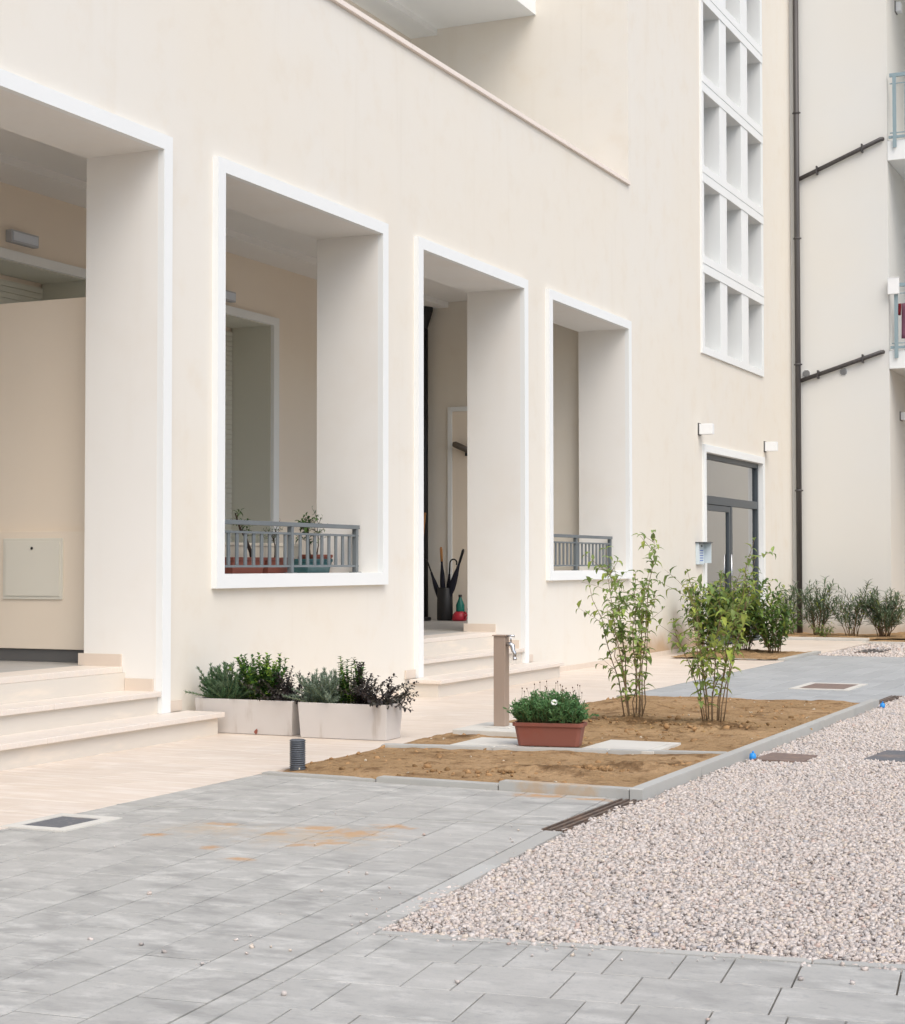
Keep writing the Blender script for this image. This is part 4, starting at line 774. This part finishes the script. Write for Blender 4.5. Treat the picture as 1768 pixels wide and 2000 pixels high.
def sprigs(name, label, c, n, ln, el, lfmat, kind, seed, r=.1, group=None, stem=BARK_G, lsz=.02, lw=.006, step=.008, bend=.04, az=None, lfmat2=None, p2=0, cat='plant', out=48, ry=None):
    rn = random.Random(seed); t = thing(name, label, cat, c, group); C_ = Vector(c); st = MB(); lv = MB(); l2 = MB()
    for i in range(n):
        p = C_+Vector((rn.uniform(-r, r), rn.uniform(-1, 1)*(ry or r*.8), 0)); d0 = rdir(rn, *el); off = (p-C_); d0 = (d0+Vector((off.x, off.y, 0))*2.2).normalized()
        pts = curve(p, d0, ln*rn.uniform(.55, 1.1), 6, rn, bend, .09); st.tube(pts, [.0028, .0026, .0022, .002, .0016, .0012, .0008], 4, False)
        if kind == 'needle':
            L = ln; k = 0; ph = 0
            for q in range(int(L/step)):
                tt = .12+.88*q/(L/step); pp_, tg = along(pts, min(tt, .999)); ph += 2.4; a = tg.orthogonal().normalized(); b = tg.cross(a)
                for s in (0, 1): th = ph+s*math.pi; dr = (tg*.75+(a*math.cos(th)+b*math.sin(th))*.8).normalized(); lv.needle(pp_, dr, lsz*rn.uniform(.7, 1.2), lw)
        else: stem_leaves(lv, pts, rn, .1, 1, step, lsz, lw, .15, out, 2, .95, l2, p2)
    st.build('stems', stem, t); lv.build('foliage', lfmat, t)
    if l2.f: l2.build('young_foliage', lfmat2 or L_EUO, t)
    return t
G1 = 'plants in the white planters'
sprigs('rosemary', 'loose grey green rosemary spilling over the left end of the left planter', PA(-.20, 0, .225), 150, .27, (25, 88), L_ROSE, 'needle', 71, .10, G1, lsz=.024, lw=.007, step=.0075)
sprigs('euonymus', 'bushy bright topped green plant in the middle of the left planter', PA(.06, .02, .225), 50, .33, (55, 90), L_EUOD, 'leaf', 72, .09, G1, lsz=.040, lw=.026, step=.016, bend=.0, lfmat2=L_EUO, p2=.38)
sprigs('purple_shrub', 'dark purple leaved shrublet at the right end of the left planter', PA(.28, 0, .225), 62, .24, (15, 75), L_PUR, 'leaf', 73, .10, G1, stem=BARK_D, lsz=.031, lw=.019, step=.016, bend=.03)
sprigs('lavender', 'pale silvery lavender at the left end of the right planter', PB(-.22, 0, .225), 115, .24, (25, 88), L_LAV, 'needle', 74, .09, G1, lsz=.025, lw=.007, step=.0075)
sprigs('euonymus', 'upright columnar green shoots in the middle of the right planter', PB(-.01, 0, .225), 20, .31, (78, 90), L_EUOD, 'leaf', 75, .05, G1, lsz=.036, lw=.023, step=.013, bend=-.02, lfmat2=L_EUO, p2=.35, out=60)
sprigs('purple_shrub', 'thin upright purple sprigs beside the columnar shoots in the right planter', PB(.09, 0, .225), 22, .27, (70, 90), L_PUR, 'leaf', 76, .04, G1, stem=BARK_D, lsz=.029, lw=.018, step=.015, bend=-.01)
sprigs('purple_shrub', 'spreading dark purple shrublet hanging over the right end of the right planter', PB(.22, 0, .225), 44, .29, (5, 75), L_PUR, 'leaf', 77, .085, G1, stem=BARK_D, lsz=.034, lw=.022, step=.018, bend=.0)
t = thing('fallen_leaf', 'small dry reddish leaf propped against the left planter', 'leaf', (.62, 10.40, 0)); mb = MB(); mb.leaf(Vector((.60, 10.415, .002)), Vector((.1, .05, 1)), Vector((0, -1, 0)), .045, .03, .1); mb.build('blade', TERRA2, t)
# terracotta trough with daisies
c = (2.92, 10.165, .0505); rot = R(9); ca, sa = math.cos(rot), math.sin(rot)
tt_ = thing('terracotta_trough', 'terracotta window trough with a daisy bush on the bed divider', 'planter', c)
def P_(u, v, z): return (c[0]+u*ca-v*sa, c[1]+u*sa+v*ca, c[2]+z)
def ring(L2, w2, z, k=.02):
    a, b = L2/2, w2/2; return [P_(u, v, z) for u, v in ((-a+k, -b), (a-k, -b), (a, -b+k), (a, b-k), (a-k, b), (-a+k, b), (-a, b-k), (-a, -b+k))]
rs = [ring(.39, .13, .001), ring(.432, .165, .125), ring(.455, .185, .126), ring(.457, .187, .15), ring(.43, .16, .15), ring(.42, .15, .10)]
vs = [p for q in rs for p in q]; fs = [tuple(reversed(range(8))), tuple(range(40, 48))]
for k in range(5):
    for i in range(8): fs.append((k*8+i, k*8+(i+1) % 8, (k+1)*8+(i+1) % 8, (k+1)*8+i))
MB().add(vs, fs).build('trough', TERRA, tt_, bevel=.003)
MB().add(ring(.425, .155, .13), [tuple(range(8))]).build('potting_soil', POTSOIL, tt_)
rn = random.Random(80); da = thing('daisy_bush', 'feathery green daisy bush growing in the terracotta trough', 'plant', P_(0, 0, .13)); st = MB(); lv = MB()
for i in range(420):
    u = rn.uniform(-.18, .18); v = rn.uniform(-.07, .07); p = Vector(P_(u, v, .135)); top = .225*math.sqrt(max(0, 1-(u/.235)**2))*rn.uniform(.5, 1.05)
    pts = curve(p, Vector((u*1.3+rn.gauss(0, .3), v*3+rn.gauss(0, .35), 1)), max(top, .05), 4, rn, .03, .12); st.tube(pts, [.002, .0018, .0016, .0013, .001], 3, False)
    for q in range(13):
        pp_, tg = along(pts, rn.uniform(.25, 1)); dr = (tg*.5+rdir(rn, -30, 60)).normalized(); lv.needle(pp_, dr, rn.uniform(.022, .038), .010)
        e1 = pp_+dr*.014; lv.needle(e1, (dr+rdir(rn, -30, 60)*.8).normalized(), rn.uniform(.014, .022), .008)
st.build('stems', BARK_G, da); lv.build('foliage', L_DAI, da)
fl = MB(); fc = Vector(P_(.055, -.125, .285)); fn = Vector((.45, -.8, .45)).normalized(); fa = fn.orthogonal().normalized(); fb = fn.cross(fa)
for k in range(15): th = 2*math.pi*k/15; dr = (fa*math.cos(th)+fb*math.sin(th)); fl.leaf(fc+dr*.005, dr, fn, .0175, .008, -.05, 0)
fo = fl.build('flower', PETAL, da); MB().lathe([(0, .004), (.004, .003), (.006, 0)], 10).build('centre', YELLOW, fo, org=(0, 0, 0)).matrix_basis = Matrix.Translation(fc-Vector(ORG[da.name]))@fn.to_track_quat('Z', 'Y').to_matrix().to_4x4()
bu = MB()
for i in range(22):
    u = rn.uniform(-.2, .22); p = Vector(P_(u, rn.uniform(-.05, .05), .30-.25*abs(u)*.5)); q = p+Vector((rn.gauss(0, .015), rn.gauss(0, .015), rn.uniform(.05, .11))); bu.tube([p, p.lerp(q, .6)+Vector((.004, 0, 0)), q], .0009, 3, False); bu.tube([q-Vector((0, 0, .003)), q+Vector((0, 0, .003)), q+Vector((0, 0, .007))], [.0025, .0045, .001], 6)
bu.build('buds', mat('brown_bud', (.14, .09, .06), .9, .1), da)

# potted plants on the sill behind the railing
def sillpot(name, label, x, y, L_, w, h, m_, rim=.012):
    t = thing(name, label, 'flowerpot', (x, y, 1.1305), 'pots on the sill'); z = 1.1305
    r_ = lambda lx, ly, zz: [(x-lx/2, y-ly/2, zz), (x+lx/2, y-ly/2, zz), (x+lx/2, y+ly/2, zz), (x-lx/2, y+ly/2, zz)]
    rs = [r_(w*.8, L_*.9, z), r_(w, L_, z+h-.025), r_(w+rim, L_+rim, z+h-.0245), r_(w+rim, L_+rim, z+h), r_(w-.02, L_-.02, z+h), r_(w-.03, L_-.03, z+h-.03)]
    vs = [p for q in rs for p in q]; fs = [(3, 2, 1, 0), (20, 21, 22, 23)]
    for k in range(5):
        for i in range(4): fs.append((k*4+i, k*4+(i+1) % 4, (k+1)*4+(i+1) % 4, (k+1)*4+i))
    MB().add(vs, fs).build('pot', m_, t, bevel=.003); MB().add(r_(w-.028, L_-.028, z+h-.022), [(0, 1, 2, 3)]).build('potting_soil', POTSOIL, t); return z+h-.022
za = sillpot('red_trough', 'red trough pot at the left end of the sill', -.34, 11.72, .50, .17, .13, TERRA2); zb = sillpot('red_trough', 'red trough pot left of the middle railing post', -.34, 12.22, .40, .17, .13, TERRA2)
zc = sillpot('teal_bowl', 'dark teal glazed bowl behind the right half of the railing', -.33, 12.86, .42, .17, .12, TEAL); zd = sillpot('red_pot', 'terracotta pot at the right end of the sill row', -.50, 13.22, .34, .16, .16, TERRA2)
ze = sillpot('cream_trough', 'cream trough standing behind the red pots on the sill', -.535, 12.25, 1.3, .14, .25, CREAMPOT)
def bonsai(label, x, y, z, h, lean, n, seed, ln=.05, lf=L_BON, wd=.022, tr=.014, spread=.16):
    rn = random.Random(seed); t = thing('bonsai', label, 'potted tree', (x, y, z), 'little trees on the sill'); pts = [Vector((x, y, z-.005))]
    for k in range(1, 7): f = k/6; pts.append(Vector((x+rn.gauss(0, .006), y+lean*f+.02*math.sin(f*6)+rn.gauss(0, .005), z+h*.8*f)))
    tk = MB().tube(pts, [tr*(1-.7*k/6) for k in range(7)], 8); lv = MB()
    for i in range(n):
        p, tg = along(pts, rn.uniform(.4, 1)); c_ = curve(p, (rdir(rn, -5, 70)+Vector((0, 0, .3))).normalized(), rn.uniform(.4, 1)*spread, 4, rn, .02, .12); tk.tube(c_, [.003, .0025, .002, .0015, .001], 4, False); stem_leaves(lv, c_, rn, .2, 1, .022, ln, wd, .3, 50, 2, .9)
    tk.build('trunk', BARK_D, t); lv.build('crown', lf, t)
bonsai('leaning bare trunked little tree in the red trough at the left', -.34, 11.90, za, .46, -.24, 7, 91, tr=.018)
bonsai('fine leaved olive like plant in the red trough left of the post', -.34, 12.25, zb, .30, .03, 16, 92, ln=.032, wd=.010, lf=L_OLE, tr=.008, spread=.15)
bonsai('round leafed dark green little tree in the teal bowl', -.33, 12.80, zc, .40, .02, 16, 93, ln=.055, wd=.032, tr=.014)
bonsai('thin twiggy sapling in the terracotta pot at the right', -.50, 13.25, zd, .38, .04, 8, 94, ln=.04, wd=.012, lf=L_OLE, tr=.007)
